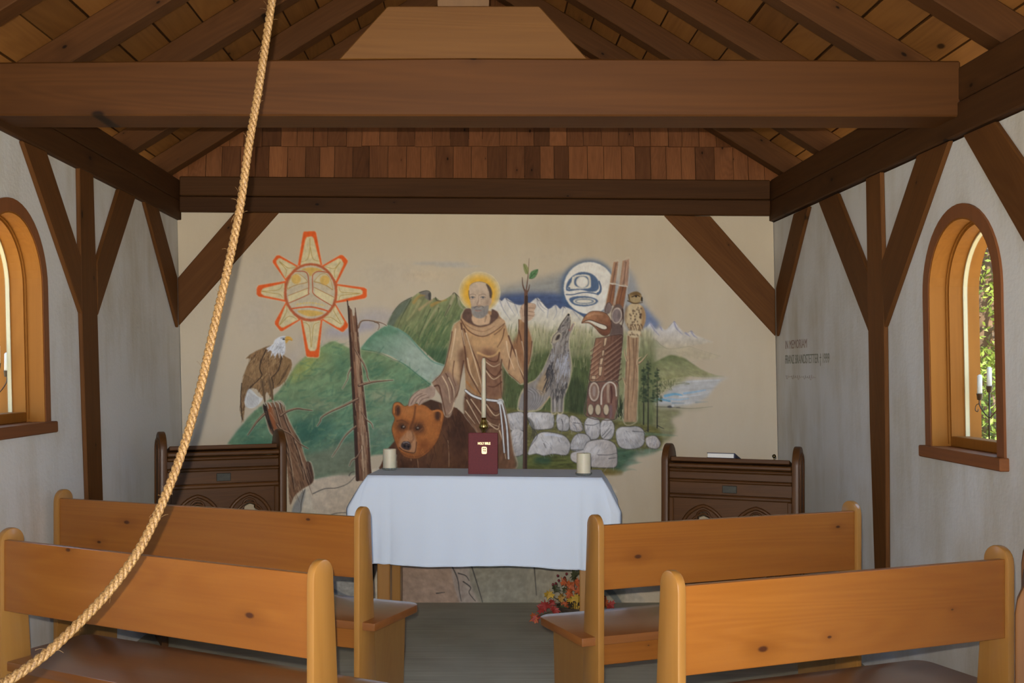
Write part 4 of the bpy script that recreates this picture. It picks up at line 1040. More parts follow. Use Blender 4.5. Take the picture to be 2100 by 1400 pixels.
# ---- ground and rocks low on the wall
part('painted_boulders', 'pale rounded boulders painted along the foot of the wall')
fill(0, [(598, 1060), (600, 1035), (618, 1003), (642, 984), (690, 975), (740, 972), (790, 950), (812, 950), (830, 985), (1000, 960), (1240, 985), (1262, 1060), (1252, 1170), (1282, 1252), (560, 1252), (590, 1150)], (134, 122, 102), 1.5, 1, (0.10, 26, 14, 0.3), ((600, 980), (180, 170, 150), (640, 1080), (164, 152, 132)))
fill(0, [(640, 986), (740, 974), (735, 1060), (660, 1060), (640, 1030)], (172, 154, 132), 3, .6, (0.1, 14, 8, 0)); fill(0, [(598, 1060), (602, 1036), (625, 1003), (622, 1030), (612, 1060)], (112, 112, 110), 1.5, .8)
for p in ([(625, 1004), (618, 1030), (617, 1048), (608, 1058)], [(642, 1012), (665, 1002), (690, 1000), (715, 990), (735, 968)], [(668, 1060), (690, 1052), (730, 1050)], [(716, 975), (722, 968), (740, 966)]): stroke(0, p, 2.2, 1.2, (70, 66, 62), .8)
fill(0, [(806, 1150), (925, 1150), (945, 1235), (806, 1240)], (132, 108, 90), 2, .9, (0.12, 14, 8, .4)); fill(0, [(925, 1150), (968, 1150), (992, 1240), (946, 1240)], (136, 122, 110), 1.5, .9, (0.1, 8, 12, .2)); fill(0, [(968, 1150), (1095, 1150), (1100, 1245), (992, 1245)], (118, 112, 96), 2, .9, (0.12, 14, 10, -.3)); fill(0, [(1095, 1150), (1250, 1150), (1270, 1250), (1100, 1250)], (132, 124, 106), 2, .9, (0.12, 10, 14, .2))
for p in ([(925, 1157), (938, 1185), (942, 1212), (946, 1232)], [(966, 1157), (975, 1185), (985, 1218), (990, 1236)], [(1095, 1157), (1097, 1180), (1100, 1220)], [(950, 1192), (965, 1204), (962, 1215), (975, 1232)], [(895, 1216), (912, 1214)], [(940, 1175), (955, 1180), (962, 1190)]): stroke(0, p, 2.6, 1.2, (48, 46, 44), .85)
fill(0, [(764, 1150), (780, 1150), (766, 1190), (762, 1225), (752, 1225)], (34, 28, 26), 1, .9); fill(0, [(600, 1195), (700, 1190), (735, 1195), (735, 1230), (600, 1230)], (134, 130, 122), 2, .9, (.12, 10, 6, 0)); stroke(0, [(680, 1208), (705, 1220), (725, 1226)], 8, 3, (84, 88, 92), .7, 2)
stroke(0, [(1240, 1200), (1262, 1225), (1278, 1250)], 14, 10, (74, 80, 80), .7, 2.0)
# ---- eagle stump
part('painted_stump', 'broken brown painted tree stump with bare branches under the eagle')
stump = [(278, 602), (300, 580), (350, 578), (400, 568), (432, 602), (440, 650), (470, 722), (505, 790), (545, 860), (570, 950), (592, 1005), (622, 1015), (640, 1140), (560, 1200), (505, 1250), (470, 1310), (455, 1100), (430, 920), (375, 830), (330, 790), (300, 690)]
BR = (108, 80, 60)
for br in ([(405, 672), (450, 642), (520, 622), (575, 628), (632, 635)], [(288, 660), (235, 715), (200, 765), (168, 812)], [(382, 735), (410, 770), (470, 800), (520, 850), (555, 882), (602, 908)]):
    stroke(2, br, 26, 12, (172, 160, 136), .5, 2.0, False)
halo(2, stump, 14)
fill(2, stump, BR, 0.4, 1, (0.22, 3, 30, -0.35))
fill(2, [(278, 602), (300, 590), (330, 700), (370, 790), (345, 800), (300, 690)], (38, 30, 26), 0.6, .95)
fill(2, [(310, 600), (340, 600), (360, 690), (380, 790), (365, 800), (330, 700)], (132, 76, 44), 1.5, .85)
fill(2, [(590, 1010), (620, 1018), (638, 1135), (600, 1160)], (60, 42, 34), 1, .8)
for i, p in enumerate(([(360, 600), (400, 740), (450, 880), (480, 1050), (500, 1200)], [(400, 580), (440, 720), (500, 850), (550, 1000), (600, 1150)], [(420, 850), (470, 1000), (490, 1150)], [(500, 860), (540, 960), (570, 1130)])):
    stroke(2, p, 8, 6, (58, 42, 34), .8); stroke(2, [(q[0] + 9, q[1]) for q in p], 5, 3, (168, 146, 120), .7)
hatch(2, stump, [(150, 126, 100), (66, 48, 38), (128, 98, 74)], 90, 70, 1.25, 6, .55, .1, 31)
for br in ([(405, 672), (450, 642), (520, 622), (575, 628), (632, 635)], [(288, 660), (235, 715), (200, 765), (168, 812)], [(382, 735), (410, 770), (470, 800), (520, 850), (555, 882), (602, 908)]):
    stroke(2, br, 20, 5, (72, 52, 42)); stroke(2, [(q[0], q[1] - 3) for q in br], 9, 2, (146, 118, 92), .9)
# ---- dead tree
part('painted_dead_tree', 'tall bare brown tree trunk painted between eagle and bear')
snag = [(40, 172), (50, 235), (62, 250), (75, 262), (82, 308), (96, 305), (100, 238), (106, 300), (112, 330), (120, 400), (132, 550), (152, 750), (172, 950), (196, 1150), (212, 1400), (222, 1490), (112, 1490), (104, 1200), (94, 1000), (84, 800), (74, 650), (62, 500), (56, 350), (46, 240)]
brs3 = [([(122, 390), (140, 348), (180, 338), (240, 346), (290, 358), (325, 376)], 13, 4), ([(240, 350), (268, 362), (272, 385), (262, 408)], 9, 4), ([(98, 540), (130, 600), (160, 650), (182, 705), (188, 745), (206, 782)], 14, 6), ([(128, 805), (180, 790), (240, 778), (310, 772), (372, 768)], 22, 4), ([(150, 1000), (180, 1050), (215, 1078), (228, 1112)], 12, 4)]
brs2 = [([(960, 550), (900, 580), (850, 605), (760, 645), (698, 685), (690, 712), (668, 745)], 18, 5), ([(945, 748), (880, 805), (840, 860), (815, 905), (775, 965)], 13, 4), ([(982, 918), (950, 970), (915, 995), (898, 1032)], 12, 5), ([(912, 328), (890, 375), (885, 410), (848, 478)], 9, 3)]
for kz, L in ((3, brs3), (2, brs2)):
    for p, w0, w1 in L: stroke(kz, p, w0 + 14, w1 + 10, (172, 164, 140), .5, 2.0, False)
halo(3, snag, 12)
fill(3, snag, (104, 74, 56), 0.3, 1, (0.2, 3, 40, -0.06), None, False)
stroke(3, [(52, 240), (66, 500), (82, 760), (100, 1100), (116, 1480)], 16, 26, (50, 34, 28), .9, 1.0); stroke(3, [(100, 420), (112, 640), (136, 900), (156, 1200), (172, 1480)], 16, 34, (152, 124, 98), .75, 2.5); stroke(3, [(118, 430), (140, 700), (172, 1000), (200, 1300), (212, 1480)], 12, 16, (62, 42, 34), .8, 1.2)
hatch(3, [(60, 300), (112, 330), (150, 750), (205, 1400), (120, 1400), (80, 700)], [(168, 142, 112), (70, 48, 38), (128, 92, 68)], 90, 80, 1.48, 6, .55, .06, 33)
stroke(3, [(148, 1240), (152, 1330), (160, 1420)], 8, 4, (186, 164, 132), .8)
for kz, L in ((3, brs3), (2, brs2)):
    for p, w0, w1 in L: stroke(kz, p, w0, w1, (78, 56, 46)); stroke(kz, [(q[0], q[1] - 3) for q in p], w0 * .45, w1 * .4, (150, 122, 96), .9)
# ---- eagle
part('painted_eagle', 'white-headed brown eagle painted on the stump')
eag = [(345, 163), (290, 180), (230, 205), (180, 235), (150, 265), (190, 262), (160, 320), (140, 380), (126, 440), (118, 520), (112, 600), (115, 660), (137, 724), (144, 660), (152, 600), (165, 505), (190, 472), (232, 482), (262, 522), (292, 548), (305, 500), (330, 540), (350, 545), (352, 482), (400, 460), (440, 420), (470, 360), (488, 308), (480, 270), (440, 248), (425, 235), (440, 200)]
halo(2, eag, 10)
fill(2, eag, (122, 94, 64), 0.4, 1, (0.15, 4, 8, 0.4), None, False)
hatch(2, eag, [(84, 62, 44), (164, 136, 98), (132, 102, 70), (66, 48, 36), (150, 122, 86)], 420, 30, 1.9, 5, .7, .25, 41)
fill(2, [(150, 350), (230, 290), (262, 330), (258, 390), (200, 450), (135, 520), (125, 440)], (132, 104, 72), 2, .5, lab=False); fill(2, [(420, 260), (475, 275), (480, 320), (440, 410), (380, 455), (360, 400), (410, 330)], (120, 94, 62), 2, .5, lab=False)
for p in ([(300, 200), (262, 290), (256, 340), (270, 382), (240, 420), (175, 485), (150, 560)], [(412, 245), (402, 300), (385, 350), (345, 395)], [(340, 400), (350, 440), (352, 480)], [(125, 440), (118, 560), (130, 700)]): stroke(2, p, 9, 6, (46, 36, 30), .85)
for k_ in range(9): stroke(2, [(150 + k_ * 9, 380 + k_ * 5), (135 + k_ * 6, 460 + k_ * 8), (125 + k_ * 5, 560 + k_ * 3)], 4, 2, (70, 54, 40), .6)
for k_ in range(8): stroke(2, [(470 - k_ * 8, 300 + k_ * 12), (440 - k_ * 6, 370 + k_ * 10), (400 - k_ * 4, 430 + k_ * 4)], 4, 2, (70, 54, 40), .6)
fill(2, [(170, 488), (195, 484), (240, 530), (278, 552), (238, 602), (192, 622), (155, 606), (146, 560)], (180, 178, 172), 0.5)
for k_ in range(8): stroke(2, [(178 + k_ * 9, 500 + k_ * 6), (165 + k_ * 11, 570), (160 + k_ * 10, 610)], 3, 3, (120, 116, 112), .7)
fill(2, [(345, 163), (362, 128), (400, 104), (440, 99), (452, 115), (440, 150), (441, 190), (432, 228), (412, 242), (392, 216), (362, 246), (342, 212), (302, 192)], (184, 184, 186), 0.4)
hatch(2, [(340, 160), (430, 130), (435, 225), (390, 210), (350, 240), (310, 195)], [(140, 140, 144), (200, 200, 200), (120, 118, 118)], 60, 26, 2.2, 4, .6, .2, 42)
for p in ([(330, 195), (310, 215)], [(350, 210), (335, 245)], [(372, 220), (362, 262)], [(392, 218), (395, 258)], [(410, 225), (418, 255)]): stroke(2, p, 10, 3, (186, 186, 188))
fill(2, [(440, 106), (470, 103), (492, 124), (487, 138), (466, 134), (446, 156), (437, 135)], (186, 144, 66), 0.4); stroke(2, [(440, 130), (465, 128), (486, 132)], 3, 2, (110, 76, 34), .8)
ell(2, 426, 124, 9, 6, (60, 56, 50)); stroke(2, [(405, 116), (440, 112)], 5, 4, (96, 94, 92), .8)
for p in ([(272, 425), (282, 500), (292, 575)], [(322, 415), (338, 490), (348, 568)]): stroke(2, p, 30, 14, (104, 82, 58)); stroke(2, p, 6, 4, (66, 50, 38), .6)
for p in ([(300, 575), (312, 600), (318, 622)], [(320, 575), (335, 595), (340, 610)], [(350, 565), (362, 590), (366, 608)], [(375, 570), (395, 590), (402, 625)], [(395, 570), (420, 590), (428, 612)], [(285, 580), (295, 600)]): stroke(2, p, 12, 4, (150, 142, 124))
# ---- stone wall
part('painted_stone_wall', 'grey painted stone wall below wolf and carved pole')
fill(7, [(60, 450), (300, 430), (700, 440), (1000, 490), (1300, 540), (1600, 580), (1750, 640), (1760, 850), (1500, 880), (1300, 1080), (1180, 1120), (700, 1060), (100, 1060)], (92, 88, 50), 3, .97, (0.25, 14, 4, 0))
fill(7, [(1250, 840), (1480, 850), (1740, 860), (1600, 920), (1480, 940), (1530, 985), (1440, 1010), (1400, 1050), (1340, 1100), (1200, 1080)], (62, 88, 70), 4, .85, (0.2, 16, 4, 0))
for p in ([(1560, 680), (1800, 690), (1940, 700)], [(1600, 860), (1750, 850), (1850, 850)], [(1400, 1000), (1500, 990), (1560, 985)], [(1300, 1080), (1440, 1060), (1500, 1070)]): stroke(7, p, 40, 8, (88, 112, 92), .55, 3)
fill(7, [(1180, 1050), (1340, 1075), (1330, 1130), (1130, 1125)], (112, 92, 46), 3, .7)
fill(7, [(330, 905), (800, 900), (960, 960), (1000, 1050), (330, 1060)], (78, 82, 44), 3, .9, (0.3, 16, 4, 0)); fill(7, [(420, 930), (560, 930), (560, 1000), (400, 990)], (44, 70, 56), 4, .7)
fill(7, [(150, 900), (280, 900), (290, 1060), (150, 1060)], (106, 116, 92), 2, .9)
STN = [[(80, 480), (180, 450), (275, 452), (288, 560), (280, 640), (150, 640), (100, 570)], [(325, 452), (450, 448), (585, 458), (608, 505), (602, 590), (565, 622), (400, 628), (345, 560)], [(640, 482), (685, 464), (760, 490), (776, 560), (766, 632), (720, 648), (650, 622)], [(785, 492), (850, 500), (902, 560), (918, 630), (872, 655), (785, 625)],
       [(940, 560), (985, 500), (1080, 520), (1106, 580), (1096, 700), (1040, 738), (980, 722), (945, 640)], [(1115, 560), (1185, 515), (1245, 560), (1258, 640), (1230, 720), (1170, 740), (1115, 700)], [(1275, 665), (1320, 610), (1420, 605), (1500, 600), (1562, 632), (1582, 700), (1570, 790), (1500, 832), (1370, 838), (1300, 792)], [(1600, 725), (1690, 700), (1742, 750), (1752, 795), (1710, 838), (1620, 812)],
       [(150, 652), (275, 652), (284, 780), (278, 892), (150, 902)], [(330, 900), (370, 780), (430, 690), (520, 660), (700, 692), (772, 760), (782, 825), (740, 905), (600, 892), (500, 912), (420, 890)], [(798, 760), (860, 682), (960, 690), (1002, 762), (940, 850), (800, 852)], [(800, 885), (920, 850), (980, 765), (1150, 740), (1262, 792), (1288, 900), (1280, 1022), (1200, 1042), (1000, 1032), (880, 1000), (798, 960)]]
for i, st in enumerate(STN):
    g = [(164, 158, 152), (170, 164, 158), (156, 151, 146), (164, 155, 147)][i % 4]
    lo_y = min(p[1] for p in st); hi_y = max(p[1] for p in st); lo_x = min(p[0] for p in st); hi_x = max(p[0] for p in st)
    stroke(7, st + [st[0]], 13, 13, (46, 45, 46), .8, 1.2)
    fill(7, st, g, 0.6, 1, (0.08, 6, 9, 0.6), ((lo_x, lo_y), tuple(min(255, c + 14) for c in g), (hi_x, hi_y), tuple(c - 16 for c in g)))
    ell(7, (lo_x + hi_x) / 2 - (hi_x - lo_x) * .05, (lo_y + hi_y) / 2 - (hi_y - lo_y) * .1, (hi_x - lo_x) * .25, (hi_y - lo_y) * .2, (190, 185, 180), (hi_y - lo_y) * .02, .6, None, False)
    hatch(7, st, [(112, 110, 114), (176, 174, 178), (128, 118, 110), (98, 96, 100)], 34, 60, 1.1 + 0.5 * (i % 3), 8, .4, .3, 50 + i)
for p in ([(690, 520), (705, 580), (700, 640)], [(950, 580), (1030, 585), (1095, 560)], [(1455, 650), (1580, 660)], [(820, 560), (890, 565)], [(1080, 905), (1200, 905), (1280, 885)], [(1200, 945), (1280, 935)], [(805, 850), (930, 850)], [(330, 520), (380, 640), (350, 760)], [(400, 640), (430, 700), (380, 780), (340, 830)], [(500, 780), (520, 830)], [(1130, 700), (1200, 620)], [(1150, 720), (1230, 630)]): stroke(7, p, 8, 4, (52, 52, 54), .8)
stroke(7, [(520, 690), (600, 690), (690, 710)], 26, 18, (176, 176, 182), .8, 1.5); stroke(7, [(330, 520), (370, 560), (395, 640), (390, 720)], 40, 20, (60, 58, 52), .6, 3)
# ---- shore trees
part('painted_shore_trees', 'three dark painted conifers by the lake')
for x0, top, bot, wid in ((657, 960, 1440, 40), (695, 905, 1500, 62), (772, 965, 1470, 48)):
    stroke(6, [(x0, top), (x0 + 2, (top + bot) / 2), (x0, bot)], 5, 11, (46, 44, 38))
    r = np.random.default_rng(int(x0))
    for i in range(70):
        t_ = r.random(); y = top + 20 + t_ * (1235 - top); w = wid * (0.25 + 0.75 * t_)
        x = x0 + (r.random() - .5) * 2 * w; ell(6, x, y, 7 + 7 * r.random(), 5 + 5 * r.random(), [(52, 62, 44), (66, 76, 52), (40, 50, 38), (84, 92, 62)][r.integers(4)], 0.6, .8)
stroke(6, [(700, 1490), (660, 1500)], 8, 3, (42, 44, 40)); stroke(6, [(772, 1450), (830, 1478)], 8, 3, (42, 44, 40))
# ---- owl on its post
part('painted_owl', 'small spotted owl painted on a bare post')
post = [(520, 690), (618, 690), (612, 900), (612, 1100), (602, 1300), (596, 1420), (490, 1420), (500, 1100), (512, 900)]
halo(6, post, 10)
fill(6, post, (146, 118, 90), 0.5, 1, (0.16, 3, 34, 0.02), None, False)
for p in ([(530, 700), (540, 900), (530, 1100), (520, 1400)], [(600, 700), (590, 900), (600, 1000)], [(570, 720), (580, 1000), (560, 1250)], [(512, 900), (505, 1100)]): stroke(6, p, 9, 5, (96, 68, 52), .7)
for p in ([(515, 900), (500, 850), (495, 800)], [(605, 930), (640, 905), (690, 845)], [(605, 920), (612, 890), (640, 870)], [(505, 1100), (490, 1060), (482, 1040)]): stroke(6, p, 18, 3, (168, 144, 112)); stroke(6, [(q[0] + 5, q[1] + 5) for q in p], 6, 2, (84, 60, 48), .8)
ell(6, 586, 535, 90, 122, (172, 152, 118), 0.5, 1, (0.06, 5, 12, 0))
fill(6, [(640, 440), (672, 500), (668, 590), (630, 650), (640, 560)], (132, 98, 64), 2, .8); fill(6, [(505, 450), (520, 440), (510, 560), (530, 650), (500, 560)], (92, 68, 50), 2, .8)
r = np.random.default_rng(4)
for i in range(34): ell(6, 530 + 110 * r.random(), 450 + 160 * r.random(), 5, 8, (66, 48, 38), 0.4, .9)
hatch(6, [(520, 590), (650, 590), (630, 660), (540, 660)], [(84, 62, 46), (120, 92, 66)], 30, 40, 1.5, 7, .7, .15, 61)
fill(6, [(528, 652), (630, 655), (612, 705), (545, 702)], (178, 160, 128), 0.6)
for i in range(9): ell(6, 540 + 80 * r.random(), 665 + 30 * r.random(), 6, 6, (86, 66, 50), .4, .8)
ell(6, 586, 372, 60, 52, (132, 108, 72), 0.5); fill(6, [(536, 340), (600, 318), (640, 345), (600, 350), (560, 348)], (98, 76, 46), 1, .9)
fill(6, [(545, 372), (590, 362), (632, 372), (620, 405), (575, 412), (550, 396)], (154, 134, 98), 1, .8); stroke(6, [(560, 365), (600, 352), (626, 362)], 9, 6, (60, 46, 34)); ell(6, 594, 362, 8, 7, (30, 26, 22)); ell(6, 644, 385, 8, 22, (44, 36, 30)); stroke(6, [(525, 398), (580, 420), (648, 412)], 12, 8, (76, 58, 42), .8); stroke(6, [(528, 345), (540, 395)], 10, 6, (70, 54, 40), .8)
# ---- carved pole
part('painted_carved_pole', 'carved brown wooden pole painted with a curved beak')
TB, TD2, TL = (120, 84, 64), (74, 50, 42), (172, 146, 116)
for pl, c in (([(404, 70), (446, 64), (422, 255), (374, 250)], (136, 104, 82)), ([(372, 258), (422, 262), (404, 440), (338, 430)], (124, 84, 60)), ([(480, 60), (540, 42), (524, 275), (454, 268)], (142, 112, 92)), ([(452, 272), (516, 280), (486, 470), (404, 440)], (118, 78, 54))):
    halo(6, pl, 8); fill(6, pl, c, 0.4, 1, (0.2, 3, 26, 0.15), None, False)
    stroke(6, [((pl[0][0] + pl[1][0]) / 2, pl[0][1] + 10), ((pl[2][0] + pl[3][0]) / 2, pl[2][1] - 10)], 7, 5, (78, 54, 44), .7); stroke(6, [(pl[0][0] + 5, pl[0][1]), (pl[3][0] + 5, pl[3][1])], 6, 5, (160, 118, 82), .8)
for p in ([(375, 250), (422, 258)], [(452, 268), (520, 278)], [(425, 256), (452, 266)]): stroke(6, p, 9, 6, (190, 178, 160), .8)
stroke(6, [(450, 80), (440, 260), (415, 430)], 12, 8, (168, 160, 150), .6)
fill(6, [(380, 560), (470, 600), (486, 640), (474, 720), (370, 710), (385, 640)], (88, 72, 66), 0.6)
ell(6, 358, 462, 32, 52, (112, 96, 90), 0.5, 1, (0.15, 3, 10, 0), True, 0.25); stroke(6, [(334, 490), (345, 430), (368, 412), (388, 440)], 7, 5, (72, 56, 50), .8)
ell(6, 436, 512, 54, 88, (92, 74, 66), 0.5, 1, None, True, 0.12); ell(6, 432, 522, 44, 68, (168, 152, 136), 0.5, 1, None, True, 0.12); ell(6, 430, 524, 36, 58, (112, 98, 94), 0.5, 1, (0.15, 3, 14, 0.1), True, 0.12); stroke(6, [(480, 470), (486, 560), (470, 620)], 14, 10, (58, 42, 38), .85)
beak = [(136, 584), (164, 530), (212, 492), (280, 488), (342, 508), (378, 560), (384, 622), (370, 672), (332, 692), (290, 672), (248, 622), (206, 588), (172, 582)]
stroke(6, beak + [beak[0]], 9, 9, (60, 42, 36), .9); fill(6, beak, (136, 88, 58), 0.4, 1, (0.12, 8, 8, 0), ((200, 500), (152, 108, 76), (320, 680), (98, 62, 46)))
fill(6, [(140, 580), (200, 562), (280, 588), (338, 610), (344, 634), (312, 636), (260, 612), (208, 580), (170, 574)], (186, 178, 160), 0.4); stroke(6, [(140, 580), (200, 560), (280, 586), (342, 608), (348, 636), (310, 640), (256, 614)], 6, 5, (54, 38, 34), .9)
stroke(6, [(180, 530), (240, 508), (310, 515)], 18, 8, (176, 136, 104), .5, 2.5)
body = [(256, 716), (330, 704), (400, 690), (472, 684), (480, 722), (466, 860), (442, 1060), (430, 1088), (300, 1082), (202, 1074), (214, 950), (238, 800)]
halo(6, body, 10); stroke(6, body + [body[0]], 8, 8, (52, 38, 34), .9); fill(6, body, TB, 0.4, 1, (0.15, 4, 20, 0.1), ((230, 900), (132, 96, 74), (470, 900), (84, 58, 48)), False)
for i in range(9):
    y = 740 + i * 42; stroke(6, [(330, y + 70), (395, y + 20), (472, y - 40)], 9, 5, (150, 122, 102), .6); stroke(6, [(330, y + 85), (395, y + 38), (470, y - 20)], 13, 9, TD2, .7)
for i in range(8):
    y = 790 + i * 40; stroke(6, [(212, y + 20), (250, y - 10), (300, y - 50)], 9, 5, (160, 132, 108), .6); stroke(6, [(212, y + 34), (250, y + 4), (296, y - 34)], 10, 7, (92, 62, 50), .7)
for q in ([(326, 712), (352, 706), (340, 770), (318, 790)], [(308, 815), (330, 812), (322, 862), (302, 866)], [(292, 884), (322, 878), (308, 936), (284, 940)], [(280, 955), (312, 950), (300, 1030), (278, 1032)], [(220, 1030), (256, 1030), (254, 1062), (214, 1058)]): fill(6, q, TL, 0.4, 1, None, None, False); stroke(6, q + [q[0]], 5, 5, (70, 50, 42), .8, smooth=False)
base = [(198, 1086), (320, 1080), (440, 1090), (434, 1290), (410, 1400), (172, 1370), (182, 1200)]
halo(6, base, 10); fill(6, base, (108, 78, 66), 0.4, 1, (0.15, 4, 20, 0), None, False); stroke(6, base + [base[0]], 7, 7, (54, 40, 38), .8)
ell(6, 240, 1165, 50, 88, (66, 48, 44), 0.4); ell(6, 240, 1165, 45, 82, (176, 158, 138), 0.4); ell(6, 240, 1165, 33, 68, (124, 98, 84), 0.4); ell(6, 240, 1160, 14, 46, (142, 122, 110), 1.2)
stroke(6, [(300, 1270), (306, 1160), (340, 1100), (385, 1086), (420, 1120), (428, 1200)], 14, 12, (176, 162, 146)); stroke(6, [(360, 1110), (356, 1180), (362, 1250)], 26, 20, (164, 142, 120), .7, 2); stroke(6, [(384, 1120), (390, 1200), (384, 1260)], 14, 10, (70, 42, 38), .8)
for cx in (211, 273, 342): ell(6, cx, 1318, 28, 50, (60, 46, 42), 0.4); ell(6, cx, 1316, 23, 45, (168, 152, 126), 0.5)
stroke(6, [(380, 1290), (384, 1330), (378, 1380)], 24, 20, (108, 86, 88), .8, 2)
# ---- wolf
part('painted_wolf', 'grey wolf painted sitting and howling upward')
wolf = [(572, 545), (600, 506), (618, 540), (616, 600), (606, 640), (640, 585), (654, 590), (632, 640), (612, 680), (604, 740), (610, 820), (622, 900), (626, 960), (612, 1060), (584, 1150), (560, 1215), (552, 1338), (508, 1340), (502, 1230), (495, 1340), (458, 1342), (456, 1220), (440, 1205), (400, 1260), (345, 1318), (190, 1326), (176, 1280), (196, 1190), (250, 1105), (320, 1066), (380, 990), (430, 880), (468, 785), (456, 750), (470, 695), (512, 645), (540, 590)]
halo(5, wolf, 12, (190, 174, 140), .7)
fill(5, wolf, (128, 120, 112), 0.4, 1, (0.16, 3, 16, 0.2), None, False)
fill(5, [(190, 1310), (200, 1200), (260, 1130), (330, 1150), (380, 1200), (350, 1300)], (122, 116, 112), 2, .9, lab=False); fill(5, [(400, 1000), (430, 990), (420, 1120), (380, 1200), (330, 1130)], (150, 124, 92), 3, .8, lab=False)
hatch(5, [(470, 760), (600, 720), (615, 960), (560, 1150), (430, 1100), (430, 900)], [(66, 62, 62), (150, 148, 152), (110, 104, 100), (92, 80, 68)], 200, 60, 1.75, 7, .6, .2, 71)
hatch(5, [(500, 860), (600, 830), (615, 1000), (520, 1000)], [(162, 162, 168), (140, 140, 148)], 60, 55, 1.75, 8, .6, .15, 72)
hatch(5, [(420, 960), (470, 900), (480, 1000), (430, 1150), (400, 1120)], [(44, 42, 44), (60, 58, 60)], 50, 60, 1.8, 8, .7, .2, 73)
hatch(5, [(440, 1110), (600, 1080), (560, 1200), (470, 1210)], [(48, 46, 46), (90, 86, 84)], 46, 50, 1.7, 8, .7, .2, 74)
for i in range(9): stroke(5, [(240 + i * 14, 1130 + abs(i - 4) * 6), (290 + i * 13, 1180), (300 + i * 9, 1250), (262 + i * 8, 1310)], 6, 3, [(78, 75, 75), (150, 147, 146)][i % 2], .45, 1.2)
hatch(5, [(540, 600), (600, 520), (612, 600), (590, 700), (540, 720), (520, 660)], [(84, 78, 74), (150, 140, 130), (60, 56, 56)], 60, 40, 1.9, 6, .6, .2, 75)
fill(5, [(458, 752), (475, 700), (515, 665), (540, 682), (520, 730), (480, 755)], (152, 140, 122), 0.5); fill(5, [(490, 730), (505, 690), (530, 682), (520, 720)], (62, 54, 50), 0.6); stroke(5, [(458, 752), (472, 700), (512, 660)], 6, 4, (66, 58, 52), .8)
stroke(5, [(512, 645), (540, 590), (572, 545), (598, 508)], 9, 5, (50, 46, 46), .85); ell(5, 601, 516, 9, 10, (34, 32, 34)); stroke(5, [(604, 640), (612, 650), (636, 598)], 10, 5, (150, 96, 84), .8); stroke(5, [(616, 560), (612, 610), (600, 650)], 5, 4, (60, 50, 48), .8); stroke(5, [(552, 612), (566, 604)], 6, 4, (38, 34, 32))
for p in ([(470, 1220), (472, 1330)], [(500, 1220), (502, 1330)], [(545, 1215), (540, 1330)]): stroke(5, p, 8, 6, (70, 66, 66), .7)
stroke(5, [(484, 1230), (484, 1330)], 14, 12, (150, 142, 134), .8); stroke(5, [(526, 1230), (524, 1330)], 14, 12, (146, 138, 130), .8)
stroke(5, [(440, 1205), (390, 1270), (335, 1316)], 12, 6, (160, 136, 104), .8); stroke(5, [(180, 1280), (200, 1190), (255, 1104), (320, 1066)], 6, 4, (160, 140, 108), .7)
# ---- bear
part('painted_bear', 'brown painted bear with an orange-brown face')
bear = [(270, 1400), (330, 1265), (385, 1200), (440, 1230), (540, 1000), (560, 945), (640, 905), (760, 945), (830, 965), (900, 1030), (960, 1120), (1010, 1200), (1070, 1290), (1100, 1420), (400, 1420), (395, 1300), (340, 1330), (300, 1420)]
fill(3, bear, (74, 48, 34), 0.6, 1, (0.22, 14, 26, 0.3), None, False)
fill(3, [(545, 945), (640, 905), (730, 940), (700, 980), (640, 985)], (58, 40, 30), 2, .8); ell(3, 690, 1240, 60, 120, (96, 62, 38), 8, .6, None, False); ell(3, 850, 1180, 60, 120, (54, 34, 26), 8, .6, None, False)
for p in ([(545, 1320), (550, 1360), (552, 1400)], [(765, 1200), (772, 1300), (772, 1390)], [(500, 1330), (502, 1345)]): stroke(3, p, 5, 4, (150, 120, 90), .8)
hatch(3, bear, [(98, 66, 42), (52, 34, 26), (84, 54, 36)], 120, 90, 1.4, 10, .4, .25, 81)
head = [(368, 1005), (372, 950), (390, 928), (422, 930), (455, 956), (500, 940), (560, 938), (612, 955), (650, 985), (692, 976), (727, 990), (738, 1022), (724, 1085), (712, 1135), (692, 1195), (652, 1252), (600, 1302), (540, 1328), (480, 1322), (440, 1302), (408, 1260), (380, 1185), (364, 1115), (384, 1045)]
stroke(3, head + [head[0]], 8, 8, (52, 34, 26), .7, 1.0); fill(3, head, (142, 84, 42), 0.5, 1, (0.13, 10, 10, 0.5))
for (x, y, rx, ry, c, a) in ((480, 990, 60, 30, (172, 112, 62), .7), (590, 1010, 50, 35, (164, 104, 56), .6), (640, 1120, 40, 70, (156, 94, 46), .6), (420, 1180, 30, 60, (120, 66, 34), .7), (600, 1240, 60, 40, (112, 62, 32), .7), (510, 1300, 70, 22, (130, 78, 42), .6)): ell(3, x, y, rx, ry, c, 7, a, None, False)
for ex, ey, rx, ry in ((405, 985, 20, 40), (692, 1022, 20, 36)): ell(3, ex, ey, rx, ry, (64, 40, 30), 2, .95)
stroke(3, [(380, 1000), (380, 955), (400, 938), (430, 950)], 12, 8, (160, 98, 52), .9); stroke(3, [(660, 990), (700, 988), (722, 1010), (716, 1060)], 12, 8, (164, 102, 54), .9)
stroke(3, [(532, 955), (522, 1030), (500, 1100), (486, 1150)], 10, 22, (84, 50, 30), .75, 3)
ell(3, 440, 1098, 40, 34, (60, 38, 28), 5, .9); ell(3, 552, 1108, 46, 36, (56, 36, 28), 5, .9); stroke(3, [(400, 1060), (440, 1056), (480, 1080)], 12, 6, (70, 44, 30), .6, 3)
for ex, ey in ((444, 1104), (546, 1112)): ell(3, ex, ey, 15, 12, (26, 20, 18), .6); ell(3, ex + 2, ey - 2, 8, 6, (120, 104, 92), .5); ell(3, ex + 5, ey - 4, 3, 3, (200, 196, 190), .4)
